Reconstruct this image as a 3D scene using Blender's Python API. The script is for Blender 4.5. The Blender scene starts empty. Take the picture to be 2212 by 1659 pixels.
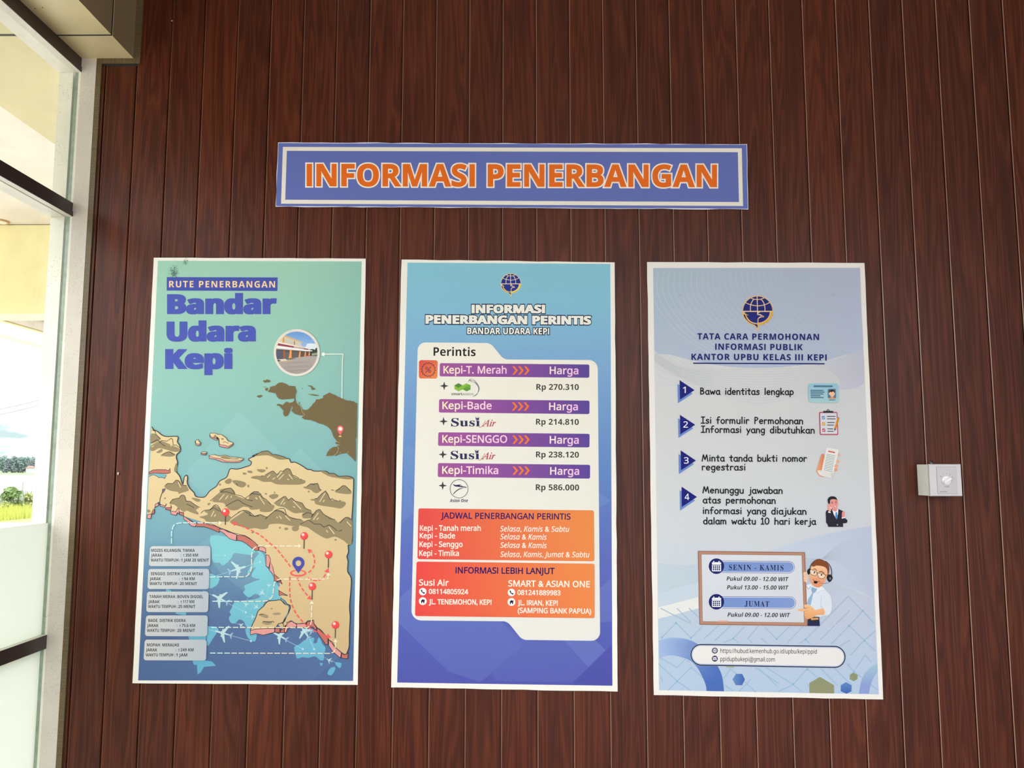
import bpy, bmesh, math, random
from mathutils import Vector, Matrix
from mathutils.geometry import tessellate_polygon

SC = bpy.context.scene
COL = SC.collection

# ------------------------------------------------------------------ camera
F_PX, PITCH, YAW, ROLL = 1730.1, 0.1052, -0.01018, 0.0009
D = 2.286                      # camera to the panelled wall (panels are 0.1 m wide)
EYE = Vector((0.0, -D, 1.6))
_f = Vector((math.sin(YAW) * math.cos(PITCH), math.cos(YAW) * math.cos(PITCH), math.sin(PITCH)))
_r = Vector((math.cos(YAW), -math.sin(YAW), 0.0))
_u = _r.cross(_f)
RGT = math.cos(ROLL) * _r + math.sin(ROLL) * _u
UPV = -math.sin(ROLL) * _r + math.cos(ROLL) * _u
FWD = _f
cam = bpy.data.cameras.new('camera')
cam.sensor_fit = 'HORIZONTAL'
cam.sensor_width = 36.0
cam.lens = F_PX / 2212 * 36.0
cam.clip_start = 0.05
cam.clip_end = 2000
camo = bpy.data.objects.new('camera', cam)
camo.matrix_world = Matrix((
    (RGT.x, UPV.x, -FWD.x, EYE.x), (RGT.y, UPV.y, -FWD.y, EYE.y),
    (RGT.z, UPV.z, -FWD.z, EYE.z), (0, 0, 0, 1)))
COL.objects.link(camo)
SC.camera = camo

# ------------------------------------------------------------------ sky, exposure
SKY = 6.5
SC.view_settings.view_transform = 'Standard'
SC.view_settings.look = 'None'
SC.view_settings.exposure = 0.03
SC.view_settings.gamma = 1.0
SC.view_settings.use_curve_mapping = False
SC.cycles.use_denoising = True
SC.cycles.max_bounces = 8
SC.cycles.transparent_max_bounces = 24
world = bpy.data.worlds.new('overcast_sky')
SC.world = world
world.use_nodes = True
_n = world.node_tree.nodes
_l = world.node_tree.links
_bg = _n['Background']
_tc = _n.new('ShaderNodeTexCoord')
_sx = _n.new('ShaderNodeSeparateXYZ')
_l.new(_tc.outputs['Generated'], _sx.inputs[0])
_rp = _n.new('ShaderNodeValToRGB')
_l.new(_sx.outputs['Z'], _rp.inputs[0])
_rp.color_ramp.elements[0].position = 0.0
_rp.color_ramp.elements[0].color = (0.125, 0.15, 0.155, 1)
_rp.color_ramp.elements[1].position = 0.20
_rp.color_ramp.elements[1].color = (0.985, 0.97, 1.05, 1)
_e = _rp.color_ramp.elements.new(0.07)
_e.color = (0.12, 0.15, 0.16, 1)
_nz = _n.new('ShaderNodeTexNoise')
_nz.inputs['Scale'].default_value = 9
_nz.inputs['Detail'].default_value = 5
_mp = _n.new('ShaderNodeMapping')
_mp.inputs['Scale'].default_value = (1, 1, 4)
_l.new(_tc.outputs['Generated'], _mp.inputs[0])
_l.new(_mp.outputs[0], _nz.inputs['Vector'])
_cr = _n.new('ShaderNodeValToRGB')
_cr.color_ramp.elements[0].position = 0.47
_cr.color_ramp.elements[1].position = 0.6
_l.new(_nz.outputs[0], _cr.inputs[0])
_mx = _n.new('ShaderNodeMixRGB')
_mx.inputs[2].default_value = (0.62, 0.64, 0.63, 1)
_ml = _n.new('ShaderNodeMath')
_ml.operation = 'MULTIPLY'
_ml.inputs[1].default_value = 0.55
_l.new(_cr.outputs[0], _ml.inputs[0])
_l.new(_ml.outputs[0], _mx.inputs[0])
_l.new(_rp.outputs[0], _mx.inputs[1])
_l.new(_mx.outputs[0], _bg.inputs[0])
_bg.inputs[1].default_value = SKY

# ------------------------------------------------------------------ measuring helpers
def ray(px, py):
    return FWD + RGT * ((px - 1106) / F_PX) - UPV * ((py - 829.5) / F_PX)

def at(px, py, x=None, y=None, z=None):
    """the place where a sight line meets a plane of constant x, y or z"""
    d = ray(px, py)
    if x is not None:
        t = (x - EYE.x) / d.x
    elif y is not None:
        t = (y - EYE.y) / d.y
    else:
        t = (z - EYE.z) / d.z
    return EYE + d * t

def W(px, py):
    p = at(px, py, y=0.0)
    return p.x, p.z

# ------------------------------------------------------------------ tags and meshes
def tag(o, label=None, cat=None, group=None, kind=None):
    if label: o['label'] = label
    if cat: o['category'] = cat
    if group: o['group'] = group
    if kind: o['kind'] = kind
    return o

def empty(name, loc=(0, 0, 0)):
    o = bpy.data.objects.new(name, None)
    o.empty_display_size = 0.05
    o.location = loc
    COL.objects.link(o)
    return o

def link(name, me, mats, parent=None):
    if not isinstance(mats, (list, tuple)):
        mats = [mats]
    for m in mats:
        me.materials.append(m)
    o = bpy.data.objects.new(name, me)
    COL.objects.link(o)
    if parent is not None:
        o.parent = parent
        o.matrix_parent_inverse = Matrix.Translation(-Vector(parent.location))
    return o

class MB:
    """collects shapes and links them as one mesh object"""
    def __init__(s):
        s.v = []; s.f = []; s.m = []; s.sm = []
    def add(s, vs, fs, mi=0, smooth=False):
        o = len(s.v)
        s.v += [tuple(p) for p in vs]
        for f in fs:
            s.f.append([i + o for i in f]); s.m.append(mi); s.sm.append(smooth)
    def box(s, a, b, mi=0, fm=None):
        x0, y0, z0 = [min(p, q) for p, q in zip(a, b)]
        x1, y1, z1 = [max(p, q) for p, q in zip(a, b)]
        vs = [(x0, y0, z0), (x1, y0, z0), (x1, y1, z0), (x0, y1, z0), (x0, y0, z1), (x1, y0, z1), (x1, y1, z1), (x0, y1, z1)]
        fs = {'-z': [0, 3, 2, 1], '+z': [4, 5, 6, 7], '-y': [0, 1, 5, 4], '+x': [1, 2, 6, 5], '+y': [2, 3, 7, 6], '-x': [3, 0, 4, 7]}
        for k, f in fs.items():
            s.add([vs[i] for i in f], [[0, 1, 2, 3]], (fm or {}).get(k, mi))
    def cyl(s, p, q, r, n=24, r2=None, mi=0, caps=True, smooth=True):
        p = Vector(p); q = Vector(q); ax = (q - p).normalized()
        t = Vector((0, 0, 1)) if abs(ax.z) < .9 else Vector((1, 0, 0))
        e1 = ax.cross(t).normalized(); e2 = ax.cross(e1)
        r2 = r if r2 is None else r2
        A = [p + (e1 * math.cos(2 * math.pi * i / n) + e2 * math.sin(2 * math.pi * i / n)) * r for i in range(n)]
        B = [q + (e1 * math.cos(2 * math.pi * i / n) + e2 * math.sin(2 * math.pi * i / n)) * r2 for i in range(n)]
        s.add(A + B, [[i, (i + 1) % n, n + (i + 1) % n, n + i] for i in range(n)], mi, smooth)
        if caps:
            s.add(A, [list(range(n))[::-1]], mi); s.add(B, [list(range(n))], mi)
    def tube(s, pts, r, n=8, mi=0):
        pts = [Vector(p) for p in pts]
        rings = []
        for i, p in enumerate(pts):
            ax = (pts[min(i + 1, len(pts) - 1)] - pts[max(i - 1, 0)]).normalized()
            t = Vector((0, 0, 1)) if abs(ax.z) < .9 else Vector((1, 0, 0))
            e1 = ax.cross(t).normalized(); e2 = ax.cross(e1)
            rr = r[i] if isinstance(r, (list, tuple)) else r
            rings.append([p + (e1 * math.cos(2 * math.pi * k / n) + e2 * math.sin(2 * math.pi * k / n)) * rr for k in range(n)])
        vs = [v for rg in rings for v in rg]
        fs = [[a * n + k, a * n + (k + 1) % n, (a + 1) * n + (k + 1) % n, (a + 1) * n + k] for a in range(len(pts) - 1) for k in range(n)]
        s.add(vs, fs, mi, True)
        s.add(rings[0], [list(range(n))[::-1]], mi); s.add(rings[-1], [list(range(n))], mi)
    def build(s, name, mats, parent=None):
        me = bpy.data.meshes.new(name)
        me.from_pydata(s.v, [], s.f)
        me.polygons.foreach_set('material_index', s.m)
        me.polygons.foreach_set('use_smooth', s.sm)
        bm = bmesh.new(); bm.from_mesh(me)
        bmesh.ops.remove_doubles(bm, verts=bm.verts, dist=1e-6)
        bmesh.ops.recalc_face_normals(bm, faces=bm.faces)
        bm.to_mesh(me); bm.free()
        return link(name, me, mats, parent)

# ------------------------------------------------------------------ materials
def lin(c):
    return tuple(((v / 255) / 12.92 if v <= 10 else ((v / 255 + .055) / 1.055) ** 2.4) for v in c)

def mat(name, c, rough=.5, spec=.5, metal=0.0, noise=None, bump=None):
    """plain surface; noise = (scale, amount), bump = (scale, strength)"""
    m = bpy.data.materials.new(name); m.use_nodes = True
    n = m.node_tree.nodes; l = m.node_tree.links
    b = n['Principled BSDF']
    b.inputs['Base Color'].default_value = (*c, 1)
    b.inputs['Roughness'].default_value = rough
    b.inputs['Specular IOR Level'].default_value = spec
    b.inputs['Metallic'].default_value = metal
    if noise or bump:
        tc = n.new('ShaderNodeTexCoord')
    if noise:
        t = n.new('ShaderNodeTexNoise'); t.inputs['Scale'].default_value = noise[0]; t.inputs['Detail'].default_value = 6
        l.new(tc.outputs['Object'], t.inputs['Vector'])
        r = n.new('ShaderNodeValToRGB')
        a = noise[1]
        r.color_ramp.elements[0].position = .3; r.color_ramp.elements[1].position = .7
        r.color_ramp.elements[0].color = (*[v * (1 - a) for v in c], 1)
        r.color_ramp.elements[1].color = (*[min(1, v * (1 + a)) for v in c], 1)
        l.new(t.outputs[0], r.inputs[0]); l.new(r.outputs[0], b.inputs['Base Color'])
    if bump:
        t2 = n.new('ShaderNodeTexNoise'); t2.inputs['Scale'].default_value = bump[0]; t2.inputs['Detail'].default_value = 4
        l.new(tc.outputs['Object'], t2.inputs['Vector'])
        bp = n.new('ShaderNodeBump'); bp.inputs['Strength'].default_value = bump[1]; bp.inputs['Distance'].default_value = .01
        l.new(t2.outputs[0], bp.inputs['Height']); l.new(bp.outputs[0], b.inputs['Normal'])
    return m

def specked(name, c, rough, dirt=(.06, .045, .03), scale=260, thr=.74, cover=.55, spec=.4, streak=None):
    """painted metal with small insect specks and faint grime"""
    m = mat(name, c, rough, spec)
    n = m.node_tree.nodes; l = m.node_tree.links; b = n['Principled BSDF']
    tc = n.new('ShaderNodeTexCoord')
    v = n.new('ShaderNodeTexVoronoi'); v.inputs['Scale'].default_value = scale
    l.new(tc.outputs['Object'], v.inputs['Vector'])
    near = n.new('ShaderNodeMath'); near.operation = 'LESS_THAN'; near.inputs[1].default_value = .22
    l.new(v.outputs['Distance'], near.inputs[0])
    sep = n.new('ShaderNodeSeparateColor'); l.new(v.outputs['Color'], sep.inputs[0])
    pick = n.new('ShaderNodeMath'); pick.operation = 'GREATER_THAN'; pick.inputs[1].default_value = thr
    l.new(sep.outputs[0], pick.inputs[0])
    patch = n.new('ShaderNodeTexNoise'); patch.inputs['Scale'].default_value = 9
    l.new(tc.outputs['Object'], patch.inputs['Vector'])
    pg = n.new('ShaderNodeMath'); pg.operation = 'GREATER_THAN'; pg.inputs[1].default_value = cover
    l.new(patch.outputs[0], pg.inputs[0])
    m1 = n.new('ShaderNodeMath'); m1.operation = 'MULTIPLY'; l.new(near.outputs[0], m1.inputs[0]); l.new(pick.outputs[0], m1.inputs[1])
    m2 = n.new('ShaderNodeMath'); m2.operation = 'MULTIPLY'; l.new(m1.outputs[0], m2.inputs[0]); l.new(pg.outputs[0], m2.inputs[1])
    g = n.new('ShaderNodeTexNoise'); g.inputs['Scale'].default_value = 5; g.inputs['Detail'].default_value = 8
    l.new(tc.outputs['Object'], g.inputs['Vector'])
    r = n.new('ShaderNodeValToRGB')
    r.color_ramp.elements[0].position = .3; r.color_ramp.elements[1].position = .65
    r.color_ramp.elements[0].color = (*[x * .84 for x in c], 1); r.color_ramp.elements[1].color = (*c, 1)
    l.new(g.outputs[0], r.inputs[0])
    mx = n.new('ShaderNodeMixRGB'); mx.inputs[2].default_value = (*dirt, 1)
    l.new(m2.outputs[0], mx.inputs[0]); l.new(r.outputs[0], mx.inputs[1]); l.new(mx.outputs[0], b.inputs['Base Color'])
    return m

def glass(name, tint=(.95, .975, .955)):
    m = bpy.data.materials.new(name); m.use_nodes = True
    n = m.node_tree.nodes; l = m.node_tree.links
    n.clear()
    t = n.new('ShaderNodeBsdfTransparent'); t.inputs[0].default_value = (*tint, 1)
    g = n.new('ShaderNodeBsdfGlossy'); g.inputs['Roughness'].default_value = .02
    lw = n.new('ShaderNodeLayerWeight')
    pw = n.new('ShaderNodeMath'); pw.operation = 'POWER'; pw.inputs[1].default_value = 5
    l.new(lw.outputs['Facing'], pw.inputs[0])
    fr = n.new('ShaderNodeMath'); fr.operation = 'MULTIPLY_ADD'; fr.inputs[1].default_value = .6; fr.inputs[2].default_value = .02
    l.new(pw.outputs[0], fr.inputs[0])
    mx = n.new('ShaderNodeMixShader'); o = n.new('ShaderNodeOutputMaterial')
    l.new(fr.outputs[0], mx.inputs[0]); l.new(t.outputs[0], mx.inputs[1]); l.new(g.outputs[0], mx.inputs[2]); l.new(mx.outputs[0], o.inputs[0])
    return m

def frosted(name):
    m = bpy.data.materials.new(name); m.use_nodes = True
    n = m.node_tree.nodes; l = m.node_tree.links
    n.clear()
    t = n.new('ShaderNodeBsdfTranslucent'); t.inputs[0].default_value = (.80, .82, .77, 1)
    d = n.new('ShaderNodeBsdfDiffuse'); d.inputs[0].default_value = (.62, .65, .60, 1)
    mx = n.new('ShaderNodeMixShader'); mx.inputs[0].default_value = .25
    o = n.new('ShaderNodeOutputMaterial')
    l.new(t.outputs[0], mx.inputs[1]); l.new(d.outputs[0], mx.inputs[2]); l.new(mx.outputs[0], o.inputs[0])
    return m

G0, PW = None, 0.1            # first groove and panel width, set below
def wood_panels():
    m = bpy.data.materials.new('dark_red_wood_panel'); m.use_nodes = True
    n = m.node_tree.nodes; l = m.node_tree.links; b = n['Principled BSDF']
    def math_(op, a, bb=None, c=None):
        k = n.new('ShaderNodeMath'); k.operation = op
        for i, v in enumerate((a, bb, c)):
            if v is None: continue
            if isinstance(v, (int, float)): k.inputs[i].default_value = v
            else: l.new(v, k.inputs[i])
        return k.outputs[0]
    tc = n.new('ShaderNodeTexCoord'); s = n.new('ShaderNodeSeparateXYZ'); l.new(tc.outputs['Object'], s.inputs[0])
    u = math_('DIVIDE', math_('SUBTRACT', s.outputs['X'], G0), PW)
    idx = math_('FLOOR', u); fr = math_('SUBTRACT', u, idx)
    wn = n.new('ShaderNodeTexWhiteNoise'); wn.noise_dimensions = '1D'; l.new(idx, wn.inputs['W'])
    off = math_('MULTIPLY', wn.outputs['Value'], 37.0)
    def grain(sx, sz, detail, dist, rough=.6):
        c = n.new('ShaderNodeCombineXYZ')
        l.new(math_('MULTIPLY', math_('ADD', fr, off), sx), c.inputs[0])
        l.new(math_('MULTIPLY', math_('ADD', s.outputs['Z'], off), sz), c.inputs[1])
        l.new(off, c.inputs[2])
        t = n.new('ShaderNodeTexNoise'); t.inputs['Scale'].default_value = 1; t.inputs['Detail'].default_value = detail
        t.inputs['Roughness'].default_value = rough; t.inputs['Distortion'].default_value = dist
        l.new(c.outputs[0], t.inputs['Vector'])
        return t.outputs[0]
    big = grain(1.6, .9, 2, .6)            # broad figure: cathedral shapes
    ring = math_('FRACT', math_('MULTIPLY', big, 9.0))
    ring = math_('ABSOLUTE', math_('SUBTRACT', ring, .5))   # 0..0.5
    fine = grain(34, 1.3, 6, .5, .68)
    pore = grain(70, 3.2, 3, .2)
    val = math_('ADD', math_('MULTIPLY', ring, .50), math_('MULTIPLY', fine, .58))
    val = math_('ADD', val, math_('MULTIPLY', big, .22))
    r = n.new('ShaderNodeValToRGB'); l.new(val, r.inputs[0])
    e = r.color_ramp.elements
    e[0].position = .26; e[0].color = (.042, .0105, .0054, 1)
    e[1].position = .74; e[1].color = (.136, .0345, .0130, 1)
    k = e.new(.5); k.color = (.083, .0185, .0076, 1)
    pr = n.new('ShaderNodeValToRGB'); l.new(pore, pr.inputs[0])
    pr.color_ramp.elements[0].position = .33; pr.color_ramp.elements[0].color = (.55, .5, .5, 1)
    pr.color_ramp.elements[1].position = .5; pr.color_ramp.elements[1].color = (1, 1, 1, 1)
    mu = n.new('ShaderNodeMixRGB'); mu.blend_type = 'MULTIPLY'; mu.inputs[0].default_value = 1
    l.new(r.outputs[0], mu.inputs[1]); l.new(pr.outputs[0], mu.inputs[2])
    wn2 = n.new('ShaderNodeTexWhiteNoise'); wn2.noise_dimensions = '1D'; l.new(math_('ADD', idx, 17.3), wn2.inputs['W'])
    tint = n.new('ShaderNodeValToRGB'); l.new(wn2.outputs['Value'], tint.inputs[0])
    tint.color_ramp.elements[0].color = (.86, .88, .95, 1); tint.color_ramp.elements[1].color = (1.1, 1.06, 1.0, 1)
    mu2 = n.new('ShaderNodeMixRGB'); mu2.blend_type = 'MULTIPLY'; mu2.inputs[0].default_value = 1
    l.new(mu.outputs[0], mu2.inputs[1]); l.new(tint.outputs[0], mu2.inputs[2])
    l.new(mu2.outputs[0], b.inputs['Base Color'])
    b.inputs['Roughness'].default_value = .34
    b.inputs['Specular IOR Level'].default_value = .19
    bp = n.new('ShaderNodeBump'); bp.inputs['Strength'].default_value = .12; bp.inputs['Distance'].default_value = .001
    l.new(pore, bp.inputs['Height']); l.new(bp.outputs[0], b.inputs['Normal'])
    return m

def strip_wood(name, horizontal):
    m = mat(name, (.12, .082, .034), .45)
    n = m.node_tree.nodes; l = m.node_tree.links; b = n['Principled BSDF']
    tc = n.new('ShaderNodeTexCoord'); mp = n.new('ShaderNodeMapping')
    mp.inputs['Scale'].default_value = (4, 4, 90) if horizontal else (90, 90, 5)
    l.new(tc.outputs['Object'], mp.inputs[0])
    t = n.new('ShaderNodeTexNoise'); t.inputs['Scale'].default_value = 3; t.inputs['Detail'].default_value = 4
    l.new(mp.outputs[0], t.inputs['Vector'])
    r = n.new('ShaderNodeValToRGB')
    r.color_ramp.elements[0].position = .3; r.color_ramp.elements[0].color = (.085, .058, .024, 1)
    r.color_ramp.elements[1].position = .7; r.color_ramp.elements[1].color = (.15, .102, .043, 1)
    l.new(t.outputs[0], r.inputs[0]); l.new(r.outputs[0], b.inputs['Base Color'])
    return m

M_WHITE = specked('white_painted_metal', lin((232, 228, 212)), .45)
M_JAMB = specked('speckled_white_metal', lin((212, 204, 190)), .5, thr=.5, cover=.46, scale=420)
M_DARK = mat('dark_brown_bar', lin((62, 48, 44)), .4, noise=(14, .15))
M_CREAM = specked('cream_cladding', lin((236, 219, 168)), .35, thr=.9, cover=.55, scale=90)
M_CREAM_SHADE = specked('shaded_cream_cladding', lin((150, 130, 100)), .4, thr=.9, cover=.55, scale=90)
M_SEAM = mat('black_joint', (.012, .013, .018), .6)
M_GLASS = glass('window_glass')
M_GEDGE = mat('green_glass_edge', lin((142, 158, 138)), .3, noise=(40, .2))
M_FROST = frosted('frosted_film')
M_TRIMV = strip_wood('olive_wood_edging', True)
M_TRIMH = strip_wood('olive_wood_edging_upright', False)
# ------------------------------------------------------------------ room shell
ZB = at(174, 128, y=0.0).z            # underside of the boxed beam
ZC = 3.45                             # ceiling
XF = at(149.3, 581, y=-.006).x            # inner face of the window bars
XT = at(205, 200, y=-.005).x            # left edge of the wood edging
XP = at(218, 200, y=0.0).x            # left edge of the panelling
XBM = at(290, 127, y=0.0).x           # room side of the beam
G0 = at(376.6, 0, y=0.0).x            # a groove
PW = (at(2166, 0, y=0.0).x - G0) / 25
ROOM_B, ROOM_R = -4.6, 4.2            # how far the hall runs back and to the side
M_WOOD = wood_panels()

# panelled wall: tongue and groove boards, profile run up the wall
prof = []
k0 = math.floor((XP - G0) / PW)
prof += [(XP, .004), (XP + .0016, .004), (XP + .0018, 0)]
g = G0 + (k0 + 1) * PW
xs = []
n = k0 + 1
while G0 + n * PW < ROOM_R:
    xs.append(G0 + n * PW); n += 1
first = at(232, 140, y=0.0).x         # narrow cut board at the window end
for g in [first] + [x for x in xs if x > first + .05]:
    prof += [(g - .0068, 0), (g - .0062, .0006), (g - .0060, .006), (g - .0018, .006), (g - .0018, .0018), (g - .0002, .0002), (g, 0)]
prof.append((ROOM_R, 0))
mb = MB()
vs = [(x, y, 0) for x, y in prof] + [(x, y, ZC) for x, y in prof]
L = len(prof)
for i in range(L - 1):
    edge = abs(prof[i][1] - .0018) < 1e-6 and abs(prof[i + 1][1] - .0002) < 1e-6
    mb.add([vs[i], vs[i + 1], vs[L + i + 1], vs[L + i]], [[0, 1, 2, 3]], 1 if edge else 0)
mb.box((XT, .0065, -.1), (ROOM_R, .12, ZC + .1))
wall = mb.build('wall_back', [M_WOOD, mat('pale_edge_highlight', (.40, .22, .16), .22, .7)])  # pale raw edge on the chamfers, lightened further to carry the groove highlights
tag(wall, kind='structure')

M_FLOOR = mat('pale_floor_tile', (.13, .125, .12), .3, noise=(3, .08))
M_CEIL = mat('ceiling_board', (.78, .76, .73), .8)
mb = MB(); mb.box((XF - .06, ROOM_B, -.1), (ROOM_R, .1, 0)); tag(mb.build('floor', M_FLOOR), kind='structure')
mb = MB(); mb.box((XF - .1, ROOM_B, ZC), (ROOM_R, .1, ZC + .1)); tag(mb.build('ceiling', M_CEIL), kind='structure')
mb = MB()
DX0, DX1, DZ = -.6, 3.6, 3.3          # made-up opening in the unseen wall behind, sized for frontal fill light
mb.box((XF - .1, ROOM_B - .12, 0), (DX0, ROOM_B, ZC)); mb.box((DX1, ROOM_B - .12, 0), (ROOM_R + .1, ROOM_B, ZC)); mb.box((DX0, ROOM_B - .12, DZ), (DX1, ROOM_B, ZC))
tag(mb.build('wall_front', mat('cream_wall_paint', (.66, .63, .56), .7)), kind='structure')
M_WALLR = mat('painted_wall', (.62, .60, .55), .7)
mb = MB(); mb.box((ROOM_R, ROOM_B, 0), (ROOM_R + .1, .1, ZC)); tag(mb.build('wall_right', M_WALLR), kind='structure')

# boxed beam over the window, cream sheets with black joints; room side coloured darker for shade
seam_y = at(184, 76.5, z=ZB).y
sw = .0045
mb = MB()
ys = [0.0]; y = seam_y
while y > ROOM_B: ys.append(y); y -= 1.22
ys.append(ROOM_B)
for a, b in zip(ys[:-1], ys[1:]):
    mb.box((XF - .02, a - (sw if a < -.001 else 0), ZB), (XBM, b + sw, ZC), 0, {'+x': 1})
mb.box((XF - .01, -.001, ZB + .0012), (XBM - .0012, ROOM_B, ZC), 2)
beam = mb.build('beam', [M_CREAM, M_CREAM_SHADE, M_SEAM]); tag(beam, kind='structure')

# wood edging where panelling meets window and beam
def edging(name, a, b, m):
    mb = MB(); mb.box(a, b); return tag(mb.build(name, m), kind='structure')
edging('trim_1', (XT, -.005, 0), (XP, .004, ZB), M_TRIMV)
zt = at(260, 139, y=0.0).z
xr = at(304, 130, y=0.0).x
edging('trim_2', (XP, -.005, zt), (xr, .0, ZB), M_TRIMH)
edging('trim_3', (XBM, -.005, ZB), (at(310, 20, y=0.0).x, .0, ZC), M_TRIMV)
zt2 = at(260, 143, y=0.0).z
mb = MB(); mb.box((XP + .003, -.0012, zt2), (at(298, 141, y=0.0).x, -.0002, zt)); tag(mb.build('trim_4', M_SEAM), kind='structure')

# ------------------------------------------------------------------ window wall along the left
XS = at(144.5, 581, y=-.005).x            # inner lip of the jamb channel
XG = at(135, 581, y=-.004).x            # glass
XO = at(111, 581, y=-.003).x            # outer face of the frame
XO2 = at(102, 581, y=-.002).x
zc1, zc2 = at(155, 440, y=0.0).z, at(154, 469, y=0.0).z   # upper bar
zl1, zl2 = at(101.6, 1370, y=0.0).z, at(100.6, 1400, y=0.0).z  # lower bar
zh = at(172, 158, y=0.0).z            # underside of head
zfr = at(112, 1129, y=0.0).z          # top edge of the frosted film
BAY = 1.5
def window_bay(name, y1, first):
    """one bay from y1 towards the camera"""
    y0 = y1 - BAY
    mb = MB()
    if first:
        mb.box((XF, -.006, 0), (XT, .05, ZB), 1)                  # broad painted jamb face against the wall
        mb.box((XS, -.005, 0), (XF, .05, ZB), 0)                  # lip
    mb.box((XO, y1 - .003, 0), (XG - .004, y1 + .05, ZB), 0)
    mb.box((XO2, y1 - .0015, 0), (XO, y1 + .05, ZB), 0)
    y0p = y0 + .04
    mb.box((XO2, y0, 0), (XF, y0p, ZB), 0, {'+x': 2})
    y1p = y1 - (.006 if first else 0)
    for za, zb_ in ((zh, ZB), (zc2, zc1), (zl2, zl1), (0, .06)):
        mb.box((XO2, y0p, za), (XF + .0, y1p + (.002 if first else 0), zb_), 0, {'+x': 2})
    # raised outer line on each dark bar face
    for za, zb_ in ((zh, ZB), (zc2, zc1), (zl2, zl1)):
        if za != zl2:
            mb.box((XF, y0p, za), (XF + .002, y1p, za + (zb_ - za) * .36), 2)
    fr = mb.build(name, [M_WHITE, M_JAMB, M_DARK]); tag(fr, kind='structure')
    gl = MB()
    for za, zb_ in ((zc1, zh), (zfr, zc2), (.06, zl2)):
        gl.box((XG - .003, y0p, za), (XG + .003, y1 - .002, zb_))
    if True:
        gl.box((XG - .003, y0p, zl1), (XG + .003, y1 - .002, zfr))
    g_ = gl.build('window_pane', [M_GLASS], fr)
    fm = MB()
    fm.box((XG + .0032, y0p, zl1), (XG + .0036, y1 - .004, zfr)); fm.box((XG + .0032, y0p, .06), (XG + .0036, y1 - .004, zl2))
    fm.build('frosted_film', M_FROST, fr)
    ge = MB()
    for za, zb_ in ((zc1, zh), (zl1, zc2), (.06, zl2)):
        ge.box((XG + .003, y1 - .004, za), (XS, y1 + .04, zb_))
    ge.build('window_seal', M_GEDGE, fr)
    return fr
for i in range(3):
    window_bay('window_%d' % (i + 1), -i * BAY, i == 0)

# ------------------------------------------------------------------ outside
M_SOF = mat('cream_soffit', lin((204, 194, 152)), .6, noise=(4, .06))
M_SOFW = mat('white_soffit', lin((226, 218, 204)), .6, noise=(6, .06))
M_YEL = mat('yellow_paint', lin((240, 232, 176)), .5, noise=(9, .05))
M_GRYB = mat('grey_fascia', lin((140, 128, 108)), .6, noise=(9, .12))
M_LGT = mat('light_fascia', lin((180, 172, 156)), .6)
CAN = -1.4                            # canopy cut short here, out of view, to let in more window light
xb = at(60, 271, z=ZB).x
yb = at(50, 486, z=ZB).y
mb = MB()
mb.box((XO2 - .0, CAN, ZB), (xb, 2.6, ZB + .12), 0)
mb.box((xb, CAN, ZB + .004), (-4.2, 2.6, ZB + .12), 1)
mb.box((XO2 - .001, seam_y, ZB - .001), (xb, seam_y - sw * 2, ZB + .01), 2)
tag(mb.build('ceiling_canopy', [M_SOF, M_SOFW, M_SEAM]), kind='structure')
zy = at(50, 678, y=yb).z
mb = MB(); mb.box((XO2 - .2, yb, zy), (-4.0, yb + .18, ZB)); tag(mb.build('beam_canopy', M_YEL), kind='structure')
xf = -4.0
za_, zb2, zc_ = at(50, 734, x=xf).z, at(50, 705, x=xf).z, at(50, 681, x=xf).z
mb = MB()
mb.box((xf, CAN, za_), (xf - .15, 30, zb2), 0)
mb.box((xf + .03, CAN, zb2), (xf - .15, 30, zc_), 1)
mb.box((xf + .05, CAN, zc_), (xf - .15, 30, zc_ + .07), 2)
mb.box((xf + .02, CAN, zc_ + .07), (xf - .15, 30, zc_ + .6), 0)
tag(mb.build('beam_fascia', [M_YEL, M_GRYB, M_LGT]), kind='structure')
p = at(0, 479, z=ZB)
dl = empty('downlight', (p.x, p.y, ZB))
tag(dl, 'small round recessed downlight in the cream canopy ceiling outside the window', 'light')
mb = MB(); mb.cyl((p.x, p.y, ZB + .01), (p.x, p.y, ZB - .003), .042, 32); mb.build('ring', mat('tan_ring', lin((190, 150, 110)), .4), dl)
mb = MB(); mb.cyl((p.x, p.y, ZB + .01), (p.x, p.y, ZB - .004), .03, 32); mb.build('lens', mat('pale_lens', lin((245, 235, 215)), .3), dl)

GZ = -.15
M_PAVE = mat('pale_paving', (.38, .355, .32), .8, noise=(1.2, .05))
M_GRASS = mat('grass_green', (.22, .25, .05), .9, noise=(1.5, .45))
M_FIELD = mat('field_green', (.09, .12, .045), .9, noise=(.2, .25))
M_WATER = mat('marsh_water', (.095, .10, .097), .25, noise=(.35, .35))
def ground_y(py, px=50):
    return at(px, py, z=GZ).y
y_p, y_g, y_m, y_f = ground_y(1129), ground_y(1098), ground_y(1026.5), ground_y(1016.5)
mb = MB(); mb.box((-60, -30, GZ - .3), (60, y_p, GZ)); tag(mb.build('ground', M_PAVE), kind='structure')
mb = MB(); mb.box((-160, y_p, GZ - .3), (160, y_g, GZ)); tag(mb.build('grass_verge', M_GRASS), kind='structure')
mb = MB(); mb.box((-300, y_g, GZ - .3), (300, y_m, GZ - .02)); tag(mb.build('water', M_WATER), kind='structure')
mb = MB(); mb.box((-2500, y_m, GZ - .3), (2500, 1900, GZ)); tag(mb.build('field', M_FIELD), kind='structure')

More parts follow.
